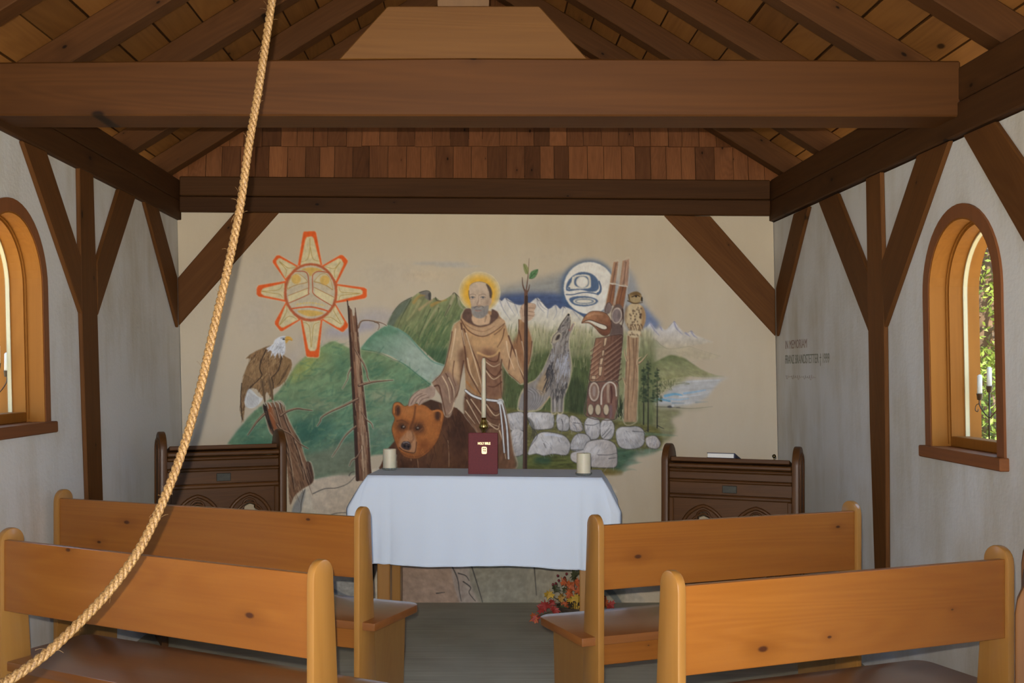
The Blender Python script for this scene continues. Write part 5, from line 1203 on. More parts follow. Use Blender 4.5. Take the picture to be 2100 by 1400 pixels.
fill(3, [(478, 1128), (505, 1130), (525, 1160), (538, 1210), (530, 1288), (490, 1280), (440, 1265), (412, 1232), (428, 1180), (460, 1150)], (158, 114, 80), 2, .95); stroke(3, [(505, 1130), (520, 1180), (500, 1215)], 10, 8, (110, 74, 50), .7, 2)
fill(3, [(428, 1240), (440, 1212), (468, 1205), (494, 1216), (500, 1248), (488, 1268), (450, 1262)], (58, 46, 44), 0.7); ell(3, 455, 1240, 9, 9, (20, 16, 16), .6); ell(3, 482, 1245, 8, 9, (20, 16, 16), .6); stroke(3, [(445, 1218), (468, 1212), (488, 1222)], 6, 4, (150, 140, 136), .7)
stroke(3, [(415, 1250), (450, 1275), (500, 1288), (530, 1282), (540, 1210)], 6, 5, (50, 32, 26), .8); stroke(3, [(420, 1280), (480, 1312), (560, 1312), (640, 1255)], 10, 6, (90, 54, 32), .6, 2)
hatch(3, head, [(170, 108, 58), (108, 62, 34), (150, 90, 46)], 90, 34, 1.9, 5, .4, .5, 82)
# ---- robed figure
part('painted_robed_figure', 'bearded figure in a brown hooded robe painted with a gold halo')
ell(4, 432, 205, 150, 146, (180, 164, 128), 1.5, .9); ell(4, 430, 205, 132, 128, (192, 158, 86), 5, .95); ell(4, 430, 212, 112, 110, (196, 146, 46), 5, .95); stroke(4, [(432 + 148 * math.cos(t_), 205 + 144 * math.sin(t_)) for t_ in np.linspace(0, 2*math.pi, 30)], 4, 4, (196, 182, 150), .7)
robe = [(330, 325), (302, 370), (296, 405), (250, 440), (235, 490), (225, 560), (205, 650), (185, 730), (150, 800), (92, 856), (112, 892), (160, 960), (176, 1062), (196, 1098), (222, 1085), (242, 1000), (276, 950), (290, 850), (318, 700), (326, 760), (332, 905), (322, 1000), (322, 1080), (380, 1160), (430, 1230), (450, 1470), (690, 1470), (668, 1320), (642, 1160), (602, 1000), (588, 960), (594, 860), (588, 760), (574, 650), (592, 700), (612, 745), (642, 792), (690, 832), (725, 864), (752, 852), (764, 790), (788, 720), (804, 640), (808, 560), (784, 470), (742, 398), (714, 404), (714, 490), (698, 572), (665, 592), (640, 520), (622, 460), (612, 415), (580, 385), (560, 345)]
halo(4, robe, 12, (188, 176, 150), .6)
fill(4, robe, (146, 112, 80), 0.4, 1, (0.12, 5, 30, 0.1), None, False)
RD, RM, RLt = (84, 56, 42), (118, 84, 58), (186, 158, 122)
fill(4, [(320, 420), (450, 500), (600, 440), (640, 540), (660, 620), (590, 660), (480, 680), (360, 560)], (178, 140, 98), 5, .8, (0.06, 6, 20, 0.5), None, True, False)
fill(4, [(440, 620), (560, 640), (590, 760), (592, 950), (470, 960), (450, 800)], (112, 78, 60), 6, .85, (0.12, 8, 12, 0), None, True, False)
fill(4, [(330, 930), (460, 985), (590, 1000), (640, 1150), (668, 1330), (690, 1470), (450, 1470), (430, 1230), (322, 1080)], (92, 64, 48), 3, .85, (0.2, 6, 26, 0.3), None, True, False)
fill(4, [(95, 856), (150, 800), (220, 780), (280, 860), (270, 950), (222, 1085), (196, 1098), (170, 1040), (150, 950)], (126, 100, 84), 3, .85, (0.12, 5, 24, -0.3), None, True, False)
fill(4, [(250, 445), (300, 430), (320, 520), (310, 690), (280, 850), (230, 780), (200, 690), (225, 560)], (172, 142, 108), 4, .8, (0.08, 5, 30, 0.1), None, True, False)
fill(4, [(280, 640), (322, 610), (326, 720), (300, 830), (288, 740)], RD, 4, .7, None, None, True, False)
fill(4, [(640, 540), (690, 600), (720, 700), (750, 850), (690, 830), (620, 740), (580, 650), (600, 560)], (168, 134, 100), 4, .8, (0.08, 5, 20, 0.3), None, True, False)
fill(4, [(665, 592), (712, 500), (745, 410), (790, 490), (806, 570), (788, 720), (762, 800), (720, 700)], (128, 90, 62), 3, .85, (0.12, 5, 24, 0.1), None, True, False)
# dark fold lines, then light ones
for p, w in (([(235, 490), (225, 560), (205, 650), (185, 730), (150, 800), (92, 856)], 8), ([(300, 430), (315, 540), (330, 640), (345, 760), (400, 870), (440, 940)], 14), ([(320, 470), (370, 600), (420, 720), (455, 850)], 12), ([(318, 700), (300, 800), (285, 900), (260, 960)], 12), ([(574, 640), (560, 700), (510, 700), (470, 670)], 12), ([(588, 760), (550, 810), (510, 790), (470, 740)], 12), ([(590, 850), (540, 885), (490, 880)], 10), ([(640, 520), (665, 592), (700, 680), (730, 780), (752, 840)], 12), ([(665, 592), (650, 680), (640, 760)], 12), ([(714, 480), (740, 590), (760, 690)], 10), ([(714, 404), (712, 490), (698, 572)], 8), ([(808, 560), (800, 640), (785, 720)], 8), ([(642, 792), (690, 832), (725, 864)], 6), ([(110, 880), (140, 880), (160, 960), (190, 1090)], 14), ([(190, 790), (230, 880), (235, 980)], 8), ([(330, 960), (380, 1060), (440, 1180)], 12), ([(350, 950), (430, 1080), (500, 1180)], 12), ([(470, 990), (540, 1060), (590, 1040)], 14), ([(430, 960), (500, 1100), (580, 1120)], 14), ([(322, 1080), (380, 1160), (430, 1230)], 6), ([(500, 1180), (570, 1170), (600, 1150)], 12), ([(592, 690), (580, 800), (592, 960)], 9), ([(250, 700), (240, 800), (262, 880)], 7), ([(610, 470), (595, 540), (560, 600)], 8), ([(760, 560), (775, 650), (760, 760)], 8)):
    stroke(4, p, w * .95, w * .45, (78, 50, 38), .85, 1.3)
for p, w in (([(335, 500), (380, 640), (420, 780), (450, 900)], 10), ([(345, 680), (370, 790), (420, 880)], 9), ([(305, 480), (325, 590)], 8), ([(210, 820), (245, 900), (250, 960)], 8), ([(165, 810), (205, 890), (220, 1000)], 8), ([(478, 770), (530, 830), (585, 800)], 9), ([(470, 700), (530, 740), (578, 720)], 8), ([(340, 980), (400, 1090), (445, 1170)], 9), ([(370, 975), (440, 1070), (500, 1140), (570, 1170)], 8), ([(480, 1010), (540, 1090), (585, 1070)], 9), ([(330, 1060), (400, 1150)], 8), ([(690, 620), (710, 720), (745, 800)], 9), ([(735, 560), (750, 640), (755, 720)], 7), ([(625, 560), (640, 650), (680, 760)], 10), ([(260, 470), (245, 580), (225, 690)], 10), ([(500, 1150), (560, 1190), (575, 1150)], 10), ([(575, 1200), (600, 1280), (620, 1400)], 10), ([(250, 1000), (235, 1050), (210, 1080)], 7)):
    stroke(4, p, w, w * .4, (196, 172, 138), .85, 1.1)
stroke(4, [(420, 640), (490, 668), (545, 655), (575, 620)], 16, 10, (196, 158, 104), .7, 3); stroke(4, [(340, 850), (380, 900), (430, 940)], 14, 8, (150, 96, 46), .6, 3)
# hood
fill(4, [(330, 328), (308, 372), (318, 402), (362, 432), (430, 456), (500, 442), (552, 404), (570, 372), (556, 345), (520, 328), (512, 372), (440, 396), (385, 385), (372, 328)], (88, 66, 56), 0.8, 1, (.1, 6, 6, 0))
fill(4, [(298, 402), (335, 430), (385, 500), (452, 526), (530, 490), (602, 446), (612, 412), (566, 396), (500, 446), (430, 460), (350, 436), (312, 398)], (166, 134, 102), 1.2, .95, (.06, 8, 6, 0)); stroke(4, [(298, 402), (340, 470), (400, 512), (470, 522), (550, 480), (612, 430)], 9, 6, RD, .8, 1.4); stroke(4, [(330, 438), (400, 478), (470, 486), (540, 450)], 8, 5, (126, 92, 66), .6, 1.6); stroke(4, [(540, 510), (590, 470), (605, 440)], 9, 5, RD, .6, 1.4)
# neck, head
fill(4, [(385, 372), (496, 360), (505, 425), (470, 440), (430, 446), (385, 425)], (176, 146, 116), 1); stroke(4, [(480, 380), (470, 420)], 12, 6, (120, 94, 74), .6, 2)
fill(4, [(506, 262), (518, 248), (520, 272), (508, 300), (500, 300)], (172, 140, 114), 0.5)
face = [(356, 200), (362, 160), (388, 140), (430, 131), (474, 140), (506, 170), (516, 212), (510, 262), (502, 302), (490, 352), (470, 376), (440, 391), (405, 386), (380, 362), (371, 305), (360, 248)]
fill(4, face, (170, 148, 126), 0.5, 1, (0.04, 6, 8, 0), ((400, 140), (176, 156, 134), (480, 380), (154, 130, 108)))
fill(4, [(478, 146), (508, 168), (522, 205), (518, 246), (506, 244), (500, 205)], (74, 62, 54), 1.2, .95); stroke(4, [(356, 196), (356, 225), (362, 255)], 6, 5, (84, 72, 62), .9); stroke(4, [(362, 160), (388, 140), (430, 131), (474, 140)], 5, 5, (120, 104, 88), .6)
fill(4, [(372, 318), (390, 308), (412, 310), (428, 316), (448, 310), (472, 306), (494, 300), (492, 352), (470, 380), (440, 394), (405, 388), (380, 364)], (122, 116, 110), 1.2, .95, (.1, 3, 6, 0)); stroke(4, [(392, 318), (412, 308), (428, 312), (448, 306), (462, 316)], 8, 5, (88, 82, 78), .8, 1.0); stroke(4, [(402, 338), (424, 342), (446, 337)], 7, 5, (150, 112, 98), .9); stroke(4, [(402, 335), (446, 335)], 3, 3, (80, 66, 60), .8)
for x0 in (366, 440): stroke(4, [(x0, 243), (x0 + 16, 238), (x0 + 34, 244)], 5, 4, (84, 76, 72), .9); ell(4, x0 + 17, 245, 8, 6, (92, 96, 104), .5); ell(4, x0 + 17, 245, 4, 4, (50, 48, 48), .4); stroke(4, [(x0 - 2, 226), (x0 + 16, 220), (x0 + 38, 226)], 7, 4, (126, 104, 88), .7, 1.2); stroke(4, [(x0, 256), (x0 + 16, 258), (x0 + 32, 254)], 4, 3, (140, 112, 96), .7, 1)
stroke(4, [(430, 225), (426, 265), (414, 292), (424, 302), (438, 300)], 6, 5, (130, 104, 88), .8, 1.0); stroke(4, [(432, 235), (432, 285)], 6, 5, (190, 170, 148), .6, 1.5); fill(4, [(488, 250), (504, 260), (496, 300), (470, 300)], (140, 116, 98), 2.5, .6)
# hands
SK = (170, 142, 118)
fill(4, [(722, 350), (734, 305), (768, 284), (828, 292), (834, 318), (822, 346), (828, 370), (804, 402), (782, 412), (760, 425), (735, 410)], SK, 0.7, 1, (.05, 6, 6, 0))
for p in ([(785, 318), (830, 322)], [(785, 345), (828, 350)], [(782, 372), (822, 378)], [(735, 320), (740, 380)]): stroke(4, p, 5, 3, (116, 86, 68), .8)
stroke(4, [(722, 350), (734, 305), (768, 284), (828, 292), (834, 318)], 4, 3, (126, 96, 78), .7)
fill(3, [(478, 950), (492, 905), (520, 862), (560, 836), (600, 826), (650, 808), (676, 838), (664, 890), (610, 912), (560, 948), (542, 930), (505, 950)], (152, 128, 110), 0.6, 1, (.08, 6, 6, 0))
for p in ([(500, 940), (530, 890), (580, 862)], [(530, 930), (560, 890), (610, 870)], [(555, 945), (580, 905), (630, 890)], [(480, 948), (500, 890), (560, 838)]): stroke(3, p, 6, 4, (98, 76, 64), .8)
# cord belt
for p, w in (([(332, 912), (380, 948), (440, 970), (500, 980), (578, 988)], 18), ([(576, 1000), (588, 1100), (600, 1230), (610, 1356)], 13), ([(592, 1000), (614, 1090), (630, 1200), (640, 1400)], 15)):
    stroke(4, p, w + 6, w + 6, (58, 44, 40), .8, 1.0); stroke(4, p, w * .8, w * .8, (192, 190, 186), 1, .8)
ell(4, 580, 992, 24, 20, (188, 186, 182), .6); stroke(4, [(565, 988), (590, 982), (597, 1000)], 5, 4, (120, 116, 112), .8)
# ---- staff
part('painted_staff', 'dark painted walking staff sprouting green leaves')
stroke(5, [(268, 40), (264, 110), (260, 170), (250, 260), (240, 330)], 5, 12, (92, 66, 52)); stroke(5, [(210, 200), (214, 260), (228, 305), (242, 335)], 7, 16, (84, 60, 48)); stroke(5, [(272, 262), (264, 300), (246, 335)], 6, 14, (84, 60, 48))
stroke(5, [(242, 322), (240, 400), (238, 520)], 30, 26, (92, 66, 54)); stroke(4, [(768, 240), (766, 420), (765, 700), (762, 1000), (758, 1470)], 22, 32, (56, 42, 36), 1, .8); stroke(4, [(762, 300), (760, 700), (755, 1100), (750, 1470)], 5, 7, (96, 72, 58), .8)
fill(5, [(218, 84), (245, 92), (264, 130), (258, 172), (236, 170), (220, 130)], (122, 124, 80), 0.5); stroke(5, [(222, 90), (258, 170)], 4, 3, (74, 80, 48), .8)
fill(5, [(268, 212), (274, 165), (300, 140), (344, 130), (336, 170), (310, 206)], (82, 112, 74), 0.5); stroke(5, [(270, 210), (340, 134)], 5, 3, (40, 66, 40), .8); stroke(5, [(290, 190), (285, 160)], 4, 3, (40, 66, 40), .8); stroke(5, [(305, 172), (330, 172)], 4, 3, (40, 66, 40), .8); stroke(5, [(345, 130), (336, 172), (308, 206), (270, 212)], 4, 4, (44, 66, 44), .7)
# ---- sun
part('painted_sun', 'orange and cream painted sun with a formline face')
OR, PAL, OC = (196, 82, 34), (184, 169, 130), (156, 128, 66)
RAYS = [([(755, 80), (764, 67), (868, 65), (880, 80), (938, 390), (703, 396)], [(775, 150), (788, 122), (838, 113), (856, 132), (922, 386), (728, 390)]),
        ([(933, 396), (1108, 293), (1135, 294), (1183, 344), (1182, 362), (1075, 574)], [(950, 404), (1095, 324), (1120, 332), (1143, 372), (1140, 388), (1068, 545)]),
        ([(1070, 568), (1340, 604), (1366, 622), (1366, 690), (1345, 709), (1063, 754)], [(1082, 586), (1310, 622), (1326, 640), (1323, 666), (1305, 676), (1072, 735)]),
        ([(1063, 755), (1186, 958), (1180, 986), (1142, 1026), (1120, 1026), (932, 912)], [(1062, 775), (1150, 930), (1142, 960), (1112, 990), (1086, 986), (945, 905)]),
        ([(730, 910), (940, 912), (906, 1260), (894, 1273), (796, 1267), (784, 1254)], [(748, 915), (925, 918), (884, 1188), (868, 1210), (820, 1210), (804, 1188)]),
        ([(592, 738), (732, 912), (556, 1023), (538, 1022), (484, 955), (485, 928)], [(590, 765), (712, 910), (566, 986), (545, 986), (521, 960), (522, 940)]),
        ([(592, 540), (592, 742), (330, 691), (309, 670), (311, 605), (330, 582)], [(578, 560), (575, 722), (380, 682), (352, 662), (352, 635), (376, 610)]),
        ([(707, 398), (592, 546), (464, 365), (464, 345), (500, 298), (526, 294)], [(692, 405), (585, 520), (498, 368), (500, 345), (520, 325), (540, 325)])]
for o_, i_ in RAYS: stroke(1, o_ + [o_[0]], 16, 16, (190, 172, 138), .7, 1.6, False, False)
ell(1, 828, 650, 262, 285, (190, 172, 138), 1, .8)
for o_, i_ in RAYS: fill(1, o_, OR, 0.35, 1, None, None, False); fill(1, i_, PAL, 0.35, 1, (0.04, 8, 8, 0), None, False)
ell(1, 828, 650, 256, 280, (160, 84, 52), 0.4); ell(1, 828, 648, 232, 256, (172, 158, 132), 0.4)
fill(1, [(735, 432), (780, 418), (830, 411), (900, 422), (938, 442), (880, 446), (846, 470), (838, 492), (815, 492), (805, 465), (770, 441)], (182, 148, 78), 0.4)
for q in ([(603, 592), (640, 510), (690, 474), (740, 490), (796, 552), (700, 575), (640, 600), (608, 622)], [(858, 545), (920, 480), (970, 474), (1012, 520), (1038, 622), (990, 590), (940, 565)]): fill(1, q, (180, 166, 132), 0.4); stroke(1, q + [q[0]], 5, 5, (158, 124, 62), .8)
ell(1, 688, 525, 45, 46, (184, 150, 82), 0.4); ell(1, 962, 535, 46, 47, (184, 150, 82), 0.4)
for q in ([(610, 685), (800, 612), (800, 672), (625, 750)], [(860, 606), (1052, 702), (1030, 772), (870, 676)]): fill(1, q, (188, 174, 134), 0.4, 1, None, None, False)
for p, w in (([(612, 682), (800, 610)], 6), ([(860, 602), (1052, 698)], 6), ([(606, 612), (700, 577), (800, 552)], 4), ([(858, 550), (950, 575), (1040, 625)], 4)): stroke(1, p, w, w, (152, 108, 60), .9)
for p in ([(672, 452), (760, 450), (798, 480), (808, 560), (806, 650), (795, 675), (620, 752)], [(990, 460), (900, 450), (852, 478), (844, 525), (848, 600), (862, 672), (1028, 778)]): stroke(1, p, 10, 8, (158, 84, 52))
stroke(1, [(648, 806), (720, 796), (830, 790), (930, 810), (1008, 836)], 14, 14, (180, 84, 46)); fill(1, [(703, 826), (830, 822), (952, 846), (900, 870), (820, 880), (750, 860)], (184, 150, 80), 0.4)
stroke(1, [(688, 766), (830, 750), (965, 778)], 5, 5, (186, 162, 88))
for i in range(9): stroke(1, [(705 + i * 29, 750 - 10 * math.sin(i / 8 * 3.14)), (703 + i * 29, 775 - 8 * math.sin(i / 8 * 3.14))], 4, 4, (186, 162, 88), .8)
for p in ([(820, 135), (820, 220), (806, 310), (782, 345), (742, 356)], [(824, 220), (842, 310), (866, 342), (912, 352)], [(1112, 358), (1060, 418), (1020, 420), (960, 402)], [(1105, 370), (1062, 430), (1052, 470), (1062, 510)], [(1302, 660), (1150, 652), (1112, 640), (1096, 598)], [(1290, 664), (1140, 676), (1108, 690), (1096, 722)], [(828, 1172), (825, 1080), (816, 985), (788, 946), (758, 940)], [(836, 1172), (850, 1000), (868, 952), (908, 938)], [(358, 640), (500, 630), (545, 605), (556, 568)], [(360, 642), (480, 660), (535, 670), (556, 702)], [(530, 354), (598, 410), (640, 418), (684, 408)], [(530, 360), (588, 428), (594, 460), (584, 502)], [(530, 960), (590, 850), (600, 800), (590, 768)], [(535, 960), (600, 890), (640, 880), (692, 905)], [(1122, 952), (1060, 850), (1046, 815), (1058, 785)], [(1112, 952), (1040, 900), (1000, 886), (956, 898)]):
    stroke(1, p, 6, 4, OC, .9)
# the dead tree's tip stands in front of the sun
part('painted_dead_tree', '')
fill(3, snag[:10] + [(110, 420), (62, 420), (56, 350), (46, 240)], (104, 74, 56), 0.3, 1, (0.2, 3, 40, -0.06), None, False); stroke(3, [(44, 200), (54, 300), (62, 420)], 9, 14, (50, 34, 28), .9); stroke(3, [(76, 280), (84, 340), (92, 420)], 8, 12, (140, 112, 88), .7); stroke(3, [(100, 250), (108, 330), (112, 420)], 6, 9, (62, 42, 34), .8)

_u = U0 + (np.arange(NW) + 0.5)[None, :] * SS; _v = V0 + (np.arange(NH) + 0.5)[:, None] * SS
_n = 0.5 * vnoise(_u, _v, 7, 7, 0.4, 501) + 0.3 * vnoise(_u, _v, 2.2, 5, 0.2, 502) + 0.2 * vnoise(_u, _v, 1.4, 1.4, 0, 503)
CAN *= (1 + 0.16 * (_n[..., None] - 0.5)).astype(np.float32)
# ---- bake the paint into a fine coloured mesh, one piece of it for each painted thing
def to_lin(a):
    a = a / 255.0
    return np.where(a <= 0.04045, a / 12.92, ((a + 0.055) / 1.055) ** 2.4)
H2, W2 = NH // 2, NW // 2
Cs = CAN[:H2*2, :W2*2].reshape(H2, 2, W2, 2, 3).mean((1, 3)); As = ALP[:H2*2, :W2*2].reshape(H2, 2, W2, 2).mean((1, 3)); Ls = LAB[:H2*2:2, :W2*2:2]
k_alb = np.array(WALL_BACK) / to_lin(np.array([171.0, 157.0, 134.0]))
Alb = np.clip(to_lin(Cs) * k_alb, 0.004, 0.92)
mp_, nt, b = new_mat('mural paint on plaster')
pc, ph = plaster_color(nt, WALL_BACK, (0.585, 0.485, 0.34), 0.6)
atn = nd(nt, 'ShaderNodeAttribute', attribute_name='paint')
nt.links.new(mixc(nt, atn.outputs['Alpha'], pc, atn.outputs['Color']), b.inputs['Base Color'])
b.inputs['Roughness'].default_value = 0.8; b.inputs['Specular IOR Level'].default_value = 0.25; bump(nt, b, ph, 0.25, 0.006)
M['mural'] = mp_
mural = empty('mural', (0, YB - 0.002, 0.9), 0, 'wall painting of a robed figure with animals, sun, moon and mountains', 'mural')
us = U0 + (np.arange(W2) + 0.5) * SS * 2; vs2 = V0 + (np.arange(H2) + 0.5) * SS * 2
Xg = (us - CX) * S; Zg = EYE - (vs2 - CY) * S
keep = np.maximum.reduce([As[:-1, :-1], As[1:, :-1], As[:-1, 1:], As[1:, 1:]]) > 0.02
keep &= (Zg[1:, None] > -0.006)
keep &= (Xg[None, :-1] < 1.79)
cl = Ls[:-1, :-1].copy(); cl[(cl == 0)] = 1
for pi, (nm, lb) in enumerate(PARTS):
    sel = keep & (cl == pi + 1)
    if sel.sum() < 10: continue
    jj, ii = np.nonzero(sel)
    q = np.stack([jj * W2 + ii, (jj + 1) * W2 + ii, (jj + 1) * W2 + ii + 1, jj * W2 + ii + 1], 1)
    uq, inv = np.unique(q.ravel(), return_inverse=True); inv = inv.ravel().reshape(-1, 4)
    co = np.zeros((len(uq), 3), np.float32); co[:, 0] = Xg[uq % W2]; co[:, 2] = Zg[uq // W2] - 0.9
    me = bpy.data.meshes.new(nm); me.vertices.add(len(uq)); me.vertices.foreach_set('co', co.ravel())
    nf = len(inv); me.loops.add(nf * 4); me.loops.foreach_set('vertex_index', inv.ravel().astype(np.int32))
    me.polygons.add(nf); me.polygons.foreach_set('loop_start', np.arange(0, nf * 4, 4, dtype=np.int32))
    me.update(calc_edges=True)
    at_ = me.attributes.new('paint', 'FLOAT_COLOR', 'POINT')
    rgba = np.concatenate([Alb.reshape(-1, 3)[uq], As.reshape(-1, 1)[uq]], 1).astype(np.float32)
    at_.data.foreach_set('color', rgba.ravel())
    o = obj_from_mesh(nm, me, M['mural'], mural); 
    if lb: o['label'] = lb
# ------------------------------------------------------------------ memorial lettering on the side wall
def wall_text(u, v, body, size, col, sx, shear=0.0, bold=0.0):
    p = on_right(u, v, 0.0015)
    R = Matrix(((0, 0, -1, p.x), (-1, 0, 0, p.y), (0, 1, 0, p.z), (0, 0, 0, 1)))
    return text_mesh('letter_line', body, size, plain('lettering paint', col, 0.9), insc, insc.matrix_basis.inverted() @ R, sx, 0.0003, bold, shear, 'LEFT')
p = on_right(1650, 740, 0.0)
insc = empty('memorial_inscription', p, 0, 'faded painted memorial lettering on the plaster near the corner', 'inscription')
insc.matrix_basis = Matrix.Translation(p)
wall_text(1610, 708, 'IN MEMORIAM', 0.070, (0.29, 0.205, 0.17), 0.92)
wall_text(1610, 738, 'FRANZ BRANDSTETTER \u2020 1999', 0.072, (0.22, 0.22, 0.17), 0.80)
# third line: a small flowing hand, too faint to read
bm = bmesh.new(); pts = []
random.seed(9)
y0 = on_right(1611, 770, 0.002).y; y1 = on_right(1672, 772, 0.002).y; zc_ = on_right(1640, 771, 0.002).z
n = 150
for i in range(n):
    t_ = i / (n - 1); ph_ = t_ * 2 * math.pi * 15
    tall = 0.6 + 0.5 * math.sin(t_ * 23.0 + 1) * math.sin(t_ * 9.0) + 0.6 * max(0, math.sin(t_ * 31.0)) ** 4
    yy = y0 + (y1 - y0) * t_ - 0.006 * math.cos(ph_); zz = zc_ - 0.004 + 0.011 * math.sin(ph_) * tall
    pts.append((xr(zz) - 0.0016 - p.x, yy - p.y, zz - p.z))
bm_tube(bm, pts, 0.0008, 4, False); obj_from_bm('script_line', bm, plain('script paint', (0.33, 0.25, 0.20), 0.9), insc)

# ------------------------------------------------------------------ iron candelabra on the window ledges
M['iron'] = plain('black iron', (0.015, 0.014, 0.014), 0.45, 0.4)
M['white_wax'] = plain('white wax', (0.75, 0.74, 0.68), 0.5)
def candelabrum(label, loc, rz):
    root = empty('candelabrum', loc, rz, label, 'candelabrum', 'iron candelabra on the window ledges')
    bm = bmesh.new(); bm_lathe(bm, [(0, 0), (0.034, 0), (0.034, 0.004), (0.026, 0.016), (0.010, 0.026), (0.005, 0.034), (0.0, 0.034)], 20); obj_from_bm('foot', bm, M['iron'], root, smooth=True)
    bm = bmesh.new(); bm_tube(bm, [(0, 0, 0.03), (0, 0, 0.215)], 0.0032, 8); obj_from_bm('stem', bm, M['iron'], root, smooth=True)
    for k, (dy, h) in enumerate(((0.0, 0.225), (0.042, 0.195), (-0.042, 0.195))):
        if dy:
            bm = bmesh.new(); bm_tube(bm, [tuple(q) for q in catmull([(0, 0, 0.115), (0, dy * 0.5, 0.135), (0, dy, 0.165), (0, dy, h)], 6)], 0.0026, 6)
            bm_tube(bm, [tuple(q) for q in catmull([(0, dy, 0.172), (0, dy * 1.35, 0.165), (0, dy * 1.45, 0.145), (0, dy * 1.2, 0.140), (0, dy * 1.15, 0.150)], 5)], 0.0018, 6)
            obj_from_bm('arm', bm, M['iron'], root, smooth=True)
        bm = bmesh.new(); bm_lathe(bm, [(0, h - 0.012), (0.009, h - 0.008), (0.012, h + 0.014), (0.014, h + 0.016), (0.011, h + 0.016), (0.010, h)], 14, (0, dy)); obj_from_bm('cup', bm, M['iron'], root, smooth=True)
    for k, (dy, h) in enumerate(((0.0, 0.225), (0.042, 0.195), (-0.042, 0.195))):
        bm = bmesh.new(); bm_lathe(bm, [(0, h), (0.0095, h), (0.009, h + 0.085), (0.004, h + 0.09), (0, h + 0.09)], 14, (0, dy)); obj_from_bm('candle', bm, M['white_wax'], root, smooth=True)
w = WIN['right']; candelabrum('black iron candelabrum standing in the window near the lettering', (xr(1.12) + 0.168, 4.165, w['z0']), 0.5)
w = WIN['left']; candelabrum('black iron candelabrum standing in the window opposite the lettering', (xl(1.20) - 0.168, 4.375, w['z0']), -0.5)

# ------------------------------------------------------------------ autumn leaf bouquet on the floor
def maple(size):
    k = [(0, -0.9), (0.10, -0.35), (0.55, -0.55), (0.45, -0.25), (1.0, -0.05), (0.70, 0.12), (0.80, 0.45), (0.40, 0.30), (0.30, 0.55), (0.18, 0.50), (0, 1.0)]
    out = [(x * size, y * size) for x, y in k] + [(-x * size, y * size) for x, y in k[1:-1][::-1]]
    return out
random.seed(21)
bx, by = (1182 - CX) * 5.95 / F, 5.95
bq = empty('leaf_bouquet', (bx, by, 0), 0, 'bouquet of red, orange and yellow autumn leaves on the floor behind the pew', 'bouquet')
M['pot'] = plain('dark basket', (0.05, 0.035, 0.022), 0.8, noise=0.4, nscale=60)
bm = bmesh.new(); bm_lathe(bm, [(0, 0), (0.085, 0), (0.105, 0.09), (0.11, 0.10), (0.10, 0.10), (0.09, 0.085), (0, 0.08)], 20); obj_from_bm('basket', bm, M['pot'], bq, smooth=True)
LC = [plain('red leaf', (0.33, 0.030, 0.022), 0.6, noise=0.25, nscale=40), plain('orange leaf', (0.46, 0.10, 0.025), 0.6, noise=0.3, nscale=40), plain('yellow leaf', (0.52, 0.32, 0.035), 0.6, noise=0.3, nscale=40), plain('dark green leaf', (0.055, 0.060, 0.022), 0.6, noise=0.3, nscale=40), plain('gold leaf', (0.42, 0.22, 0.03), 0.6, noise=0.3, nscale=40)]
M['stem'] = plain('brown stem', (0.06, 0.04, 0.02), 0.7)
spots = [(1125, 1218, 2), (1118, 1240, 0), (1132, 1236, 0), (1150, 1225, 4), (1160, 1240, 1), (1170, 1200, 1), (1182, 1192, 1), (1158, 1192, 1), (1190, 1210, 1), (1172, 1228, 2), (1185, 1226, 2), (1195, 1195, 0), (1200, 1180, 0), (1192, 1172, 3), (1178, 1180, 3), (1205, 1230, 2), (1215, 1215, 0), (1225, 1235, 1), (1240, 1236, 1), (1252, 1240, 0), (1150, 1246, 3), (1200, 1246, 3), (1140, 1206, 3), (1138, 1250, 0), (1210, 1200, 1), (1232, 1222, 0), (1168, 1215, 1), (1180, 1245, 2), (1112, 1248, 0), (1160, 1210, 3), (1220, 1180, 0), (1100, 1300, 0), (1095, 1318, 1), (1120, 1270, 1), (1150, 1275, 2), (1190, 1275, 0), (1225, 1270, 1)]
for u, v, c in spots:
    q = at(u, v, 5.93 + random.uniform(-0.05, 0.03)); loc = q - Vector((bx, by, 0)); loc.z = max(loc.z, 0.03)
    size = random.uniform(0.030, 0.042)
    out = maple(size); bm = bmesh.new(); ctr_ = bm.verts.new((0, 0, 0.004))
    ring_ = [bm.verts.new((x, y, -0.25 * abs(x) + random.uniform(-0.002, 0.002))) for x, y in out]
    for i in range(len(ring_)): bm.faces.new((ctr_, ring_[i], ring_[(i+1) % len(ring_)]))
    ext = bmesh.ops.extrude_face_region(bm, geom=list(bm.faces)); bmesh.ops.translate(bm, vec=(0, 0, -0.0008), verts=[g for g in ext['geom'] if isinstance(g, bmesh.types.BMVert)])
    Mx = Matrix.Translation(loc) @ Matrix.Rotation(random.uniform(-0.7, 0.7), 4, 'Z') @ Matrix.Rotation(math.radians(random.uniform(50, 100)), 4, 'X') @ Matrix.Rotation(random.uniform(0, 6.28), 4, 'Z')
    obj_from_bm('leaf', bm, LC[c], bq, Mx)
    bm = bmesh.new(); b0 = Vector((loc.x * 0.25, loc.y * 0.25 + 0.01, 0.07)); bm_tube(bm, [b0, b0.lerp(loc, 0.55) + Vector((0, 0.01, 0.01)), loc], 0.0016, 5); obj_from_bm('stem', bm, M['stem'], bq)
M['berry'] = plain('berry', (0.16, 0.02, 0.025), 0.35)
